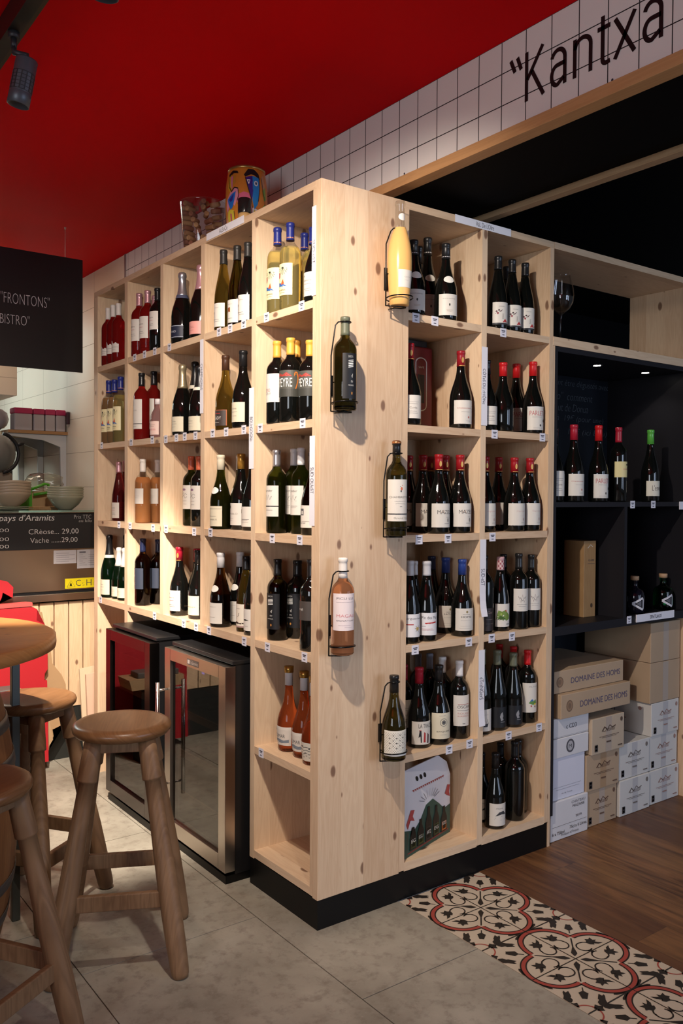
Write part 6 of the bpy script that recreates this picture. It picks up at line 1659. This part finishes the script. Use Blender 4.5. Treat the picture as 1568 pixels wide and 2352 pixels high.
# green handled thing, wooden board and crumpled bag on the glass top
t = thing('strainer', 'green loop handle of a utensil sticking out behind the brown bowls', 'utensil', (-.07, 2.62, 1.34))
GN = M('green_plastic', (.06, .30, .02), .4)
mb = MB().tube([(-.135, 2.62, 1.447), (-.06, 2.62, 1.478), (-.038, 2.62, 1.476), (-.034, 2.62, 1.44), (-.05, 2.62, 1.428), (-.12, 2.62, 1.418)], .008, 8, GN)
mb.build('handle', GN, t)
MB().box((-.25, 2.615, 1.3372), (-.13, 2.63, 1.45)).build('utensil_body', GN, t)
t = thing('wooden_board', 'light wooden board lying between the bowl stacks', 'board', (-.10, 2.55, 1.34))
MB().box((-.16, 2.50, 1.3373), (.035, 2.58, 1.352)).build('board', WX, t)
CB_ = thin('cellophane', (.86, .82, .76), .15, 1.7)
t = thing('paper_bag', 'brown paper bag with cellophane behind the bowls', 'bag', (-.03, 2.70, 1.34))
MB().prism([(-.13, .0), (.05, .0), (.035, .09), (.02, .10), (-.12, .10)], lambda u, v, d: (u, 2.66 + d, 1.3375 + v), 0, .10, KRAFT).build('bag_body', KRAFT, t)
bm = bmesh.new(); bmesh.ops.create_icosphere(bm, subdivisions=3, radius=.085)
rn2 = random.Random(5)
for v in bm.verts: v.co *= 1 + rn2.uniform(-.13, .13); v.co.x *= 1.25; v.co.z *= .62
bm.verts.index_update()
m6 = MB().add([(v.co.x - .03, v.co.y + 2.71, v.co.z + 1.492) for v in bm.verts], [[v.index for v in f_.verts] for f_ in bm.faces], CB_, True); bm.free()
m6.build('cellophane_sheet', CB_, t)

# coffee grinder / mixer at the far left
t = thing('food_mixer', 'grey rounded kitchen mixer with black handle behind the bowls', 'mixer', (-.22, 3.05, 1.2))
GY = M('mixer_grey', (.13, .13, .12), .35)
bm = bmesh.new(); bmesh.ops.create_uvsphere(bm, u_segments=28, v_segments=16, radius=1)
mb = MB().add([(v.co.x * .115 - .215, v.co.y * .12 + 3.05, v.co.z * .125 + 1.66) for v in bm.verts], [[v.index for v in f_.verts] for f_ in (bm.verts.index_update() or bm.faces)], GY, True); bm.free()
mb.build('mixer_head', GY, t)
MB().box((-.34, 2.98, 1.20), (-.13, 3.14, 1.55), None, .02).build('mixer_body', M('mixer_body', (.20, .16, .12), .5), t)
MB().tube([(-.225 + .115 * math.cos(a_), 2.94, 1.66 + .118 * math.sin(a_)) for a_ in [1.35 - .15 * i_ for i_ in range(19)]], .011, 8, BLACK).cyl((-.12, 2.94, 1.71), (-.08, 2.94, 1.72), .012, .010, 10, BLACK).build('handle', BLACK, t)
box('base', (-.36, 2.95, .9), (-.10, 3.16, 1.1998), BLACK, t)
t = thing('dark_appliance', 'dark appliance standing behind the mixer under the wall shelf', 'appliance', (-.03, 3.6, 1.0))
box('appliance_body', (-.25, 3.55, .9), (.03, 3.9, 1.80), M('appliance_dark', (.05, .06, .06), .3), t, .02)

# wall shelf with tubs
t = thing('wall_shelf', 'wall shelf on white brackets beyond the counter', 'shelf', (.16, 3.8, 1.82))
box('shelf_board', (-.035, 3.43, 1.815), (XF - .0005, 4.6, 1.835), wood('shelf_brown', 'y', (.40, .22, .09), (.30, .15, .06), PK, .3, False), t)
WBK = M('white_bracket', (.55, .56, .57), .5)
for y in (3.46, 3.95, 4.42):
    MB().prism([(.349, 1.814), (-.03, 1.814), (-.03, 1.80), (.20, 1.775), (.31, 1.735), (.315, 1.45), (.349, 1.45)], lambda u, v, d, y=y: (u, y + d, v), 0, .02, WBK).build('bracket', WBK, t)
TUBW = M('tub_pale', (.50, .46, .47), .5); TUBP = M('tub_pink_lid', (.52, .03, .12), .4)
for i in range(4):
    x0 = [.006, .129, .206, .276][i] - .0; x1 = [.120, .199, .270, .338][i]
    t = thing('food_tub', 'pale tub with pink lid on the wall shelf, %s from left' % ('first', 'second', 'third', 'fourth')[i], 'tub', ((x0 + x1) / 2, 3.48, 1.835), 'pink-lidded tubs on the wall shelf')
    box('tub_body', (x0, 3.44, 1.8353), (x1, 3.54, 1.943), TUBW, t, .006)
    box('lid', (x0 - .002, 3.437, 1.9432), (x1 + .002, 3.543, 1.980), TUBP, t, .006)
t = thing('plastic_bags', 'pale plastic bags bunched at the end of the wall shelf', 'bags', (-.05, 3.5, 1.84))
bm = bmesh.new(); bmesh.ops.create_icosphere(bm, subdivisions=3, radius=.09)
for v in bm.verts: v.co *= 1 + rn2.uniform(-.09, .09)
bm.verts.index_update()
m6 = MB().add([(v.co.x * .9 - .07, v.co.y * .7 + 3.60, v.co.z * .85 + 1.912) for v in bm.verts], [[v.index for v in f_.verts] for f_ in bm.faces], TUBW, True); bm.free()
m6.build('bag', M('bag_white', (.60, .58, .55), .5), t)
t = thing('wall_switch', 'narrow dark strip fixed to the tiled wall by the shelf', 'switch', (XF - .01, 3.42, 1.93))
box('switch_body', (XF - .018, 3.385, 1.885), (XF - .0006, 3.415, 1.965), M('dark_strip', (.05, .02, .03), .4), t, .002)

# ================================================================== folded cards leaning on the counter
def slab(name, label, cat, poly, y0, mat, th, lean=0.0, grp=None, nm2='card'):
    t = thing(name, label, cat, (poly[0][0], y0, 0), grp)
    MB().prism(poly, lambda u, v, d: (u, y0 + d + lean * v, v), 0, th, mat).build(nm2, mat, t)
    return t
slab('pizza_box_stack', 'folded red cardboard boxes leaning against the counter, main flat stack', 'cardboard', [(-.75, .045), (-.19, .045), (-.192, .462), (-.206, .465), (-.203, .50), (-.188, .52), (-.188, .612), (-.20, .75), (-.241, .775), (-.238, .832), (-.259, .845), (-.75, .845)], 2.14, REDC, .03, .04)
slab('pizza_box_flap', 'red cardboard flap standing highest above the stack at left', 'cardboard', [(-.75, .865), (-.42, .87), (-.405, .90), (-.40, .925), (-.352, .895), (-.348, .948), (-.375, .978), (-.42, .992), (-.75, .99)], 2.20, REDC, .012, .0)
slab('pizza_box_edge', 'thin red folded box edge on top of the red stack', 'cardboard', [(-.75, .846), (-.262, .850), (-.262, .868), (-.29, .872), (-.75, .862)], 2.17, M('red_card_pale', (.72, .10, .09), .5), .03, 0)
slab('cardboard_sheet', 'brown cut cardboard sheet leaning against the pine slats, stepped edge', 'cardboard', [(-.40, .0015), (-.266, .045), (-.228, .048), (-.225, .075), (-.168, .085), (-.165, .12), (-.144, .154), (-.150, .19), (-.083, .212), (-.087, .26), (-.098, .29), (-.074, .321), (-.080, .42), (-.101, .471), (-.150, .538), (-.165, .66), (-.191, .753), (-.203, .811), (-.245, .815), (-.256, .801), (-.40, .80)], 2.205, KRAFT, .006, .0)
slab('cardboard_sheet', 'lower brown cardboard sheet with a slot near the floor', 'cardboard', [(-.36, .0015), (-.25, .0015), (-.235, .03), (-.18, .05), (-.17, .11), (-.15, .14), (-.17, .25), (-.36, .28)], 2.195, M('kraft_b', (.46, .31, .17), .75), .006)
slab('wood_offcut', 'pale board leaning beside the end of the rack, rear one', 'board', [(.005, .0015), (.13, .0015), (.13, .515), (-.022, .50)], 2.16, M('board_pale', (.74, .58, .40), .6, var=.08), .012)
slab('wood_offcut', 'pinkish board leaning beside the end of the rack, front one', 'board', [(.018, .0015), (.13, .0015), (.13, .49), (-.002, .475)], 2.12, M('board_pink', (.74, .52, .38), .6, var=.08), .016)
t = thing('storage_basket', 'pale woven tray with black and white items beyond the table post', 'basket', (-.62, 2.0, 0))
BKT = M('basket_tan', (.42, .28, .15), .7)
MB().prism([(-.62, .40), (-.36, .40), (-.345, .455), (-.62, .455)], lambda u, v, d: (u, 1.93 + d, v), 0, .16, BKT).build('tray', BKT, t)
box('tray_stand', (-.58, 1.95, .0006), (-.42, 2.06, .3998), BLACK, t)
box('tray_items', (-.60, 1.95, .4552), (-.40, 2.05, .485), M('tray_items', (.12, .11, .10), .5), t, .004)

# ================================================================== hanging sign
t = thing('hanging_sign', 'black hanging sign lettered FRONTONS and BISTRO in front of kitchen', 'sign', (-.5, 2.162, 2.35))
SG = M('sign_black', (.012, .011, .013), .35)
mb = MB().box((-1.30, 2.162, 2.060), (-.004, 2.168, 2.648), SG)
f = lambda u, v: (u, 2.1614, v)
SW = M('sign_lettering', (.62, .62, .66), .5)
text_on(mb, '"FRONTONS"', f, -.418, -.177, 2.374, 2.428, SW, -.022)
text_on(mb, 'BISTRO"', f, -.421, -.277, 2.271, 2.320, SW, -.022)
text_on(mb, 'LE', f, -.475, -.437, 2.271, 2.320, SW, -.022)
mb.build('sign_panel', SG, t)
WR = M('nylon_wire', (.55, .42, .34), .3)
for x in (-.095, -1.2): MB().tube([(x, 2.165, 2.632), (x, 2.165, 2.8025)], .0013, 6, WR).cyl((x, 2.165, 2.792), (x, 2.165, 2.8028), .004, .006, 10, WR).build('hanging_wire', WR, t)

# ================================================================== ceiling track with spotlights
t = thing('ceiling_track', 'black ceiling track running overhead at the upper left', 'track', (-.9, 0, 2.75))
TK = M('track_black', (.014, .012, .010), .4, .3)
MB().box((-.905, -6, 2.735), (-.868, 1.9, 2.8028), TK).box((-.868, -6, 2.742), (-.853, 1.9, 2.762), M('track_side', (.05, .038, .02), .35, .5)).build('track_rail', TK, t)
HD = M('spot_grey', (.085, .095, .11), .42, .4); HD2 = M('spot_dark', (.02, .02, .022), .5)
def head(loc, tgt, label):
    t = thing('track_spotlight', label, 'spotlight', (loc[0], loc[1], 2.73), 'spotlights on the ceiling track')
    L0 = Vector(loc); d = (Vector(tgt) - L0).normalized()
    q = d.to_track_quat('Z', 'Y').to_matrix()
    KH = .80; top = L0 - d * .082 * KH; R = .0375 * KH
    mb = MB()
    mb.lathe([(0, 0), (R * .93, 0), (R, .004), (R, .118 * KH), (R * 1.0, .122 * KH), (R * 1.02, .124 * KH), (R * 1.02, .163 * KH), (R * .94, .164 * KH), (R * .9, .12 * KH), (0, .115 * KH)], top, 32, HD, True, False, q)
    mb.build('lamp_body', HD, t)
    mb = MB().lathe([(R + .0003, .050 * KH), (R + .0003, .116 * KH)], top, 32, HD2, True, False, q)
    for i in range(14):
        for j in range(5):
            a = 2 * PI * i / 14; z = (.054 + j * .0125) * KH
            vs = []
            for e, zz in ((-.165, 0), (.165, 0), (.165, .0080), (-.165, .0080)):
                p = q @ Vector(((R + .0009) * math.cos(a + e), (R + .0009) * math.sin(a + e), z + zz)); vs.append(tuple(top + p))
            mb.add(vs, [(0, 1, 2, 3)], HD)
    mb.build('cooling_vents', HD2, t)
    LM = M('lamp_lens', (1.0, .85, .62), .5, emit=2.0)
    MB().lathe([(0, .1155 * KH), (R * .85, .1155 * KH), (R * .85, .118 * KH), (0, .118 * KH)], top, 24, LM, True, False, q).build('lens', LM, t)
    hb = Vector((-.886, loc[1] + .02, 2.735))
    MB().cyl(hb, hb - Vector((0, 0, .018)), .016, .016, 16, HD2).cyl(hb - Vector((0, 0, .018)), hb - Vector((0, 0, .045)), .0085, .0085, 12, HD2).tube([hb - Vector((0, 0, .04)), hb - Vector((0, .004, .058)), top + d * .002 - d * .012], .0085, 8, HD2).build('swivel_arm', HD2, t)
head((-.868, .238, 2.592), (-.932, .286, 2.20), 'grey track spotlight with square vents, fully visible at upper left')
head((-.872, -.40, 2.605), (-.862, -.34, 2.2), 'grey track spotlight cut off by the top edge of the photo')
head((-.886, -.86, 2.62), (.25, .1, 2.05), 'grey track spotlight aimed at the corner post')
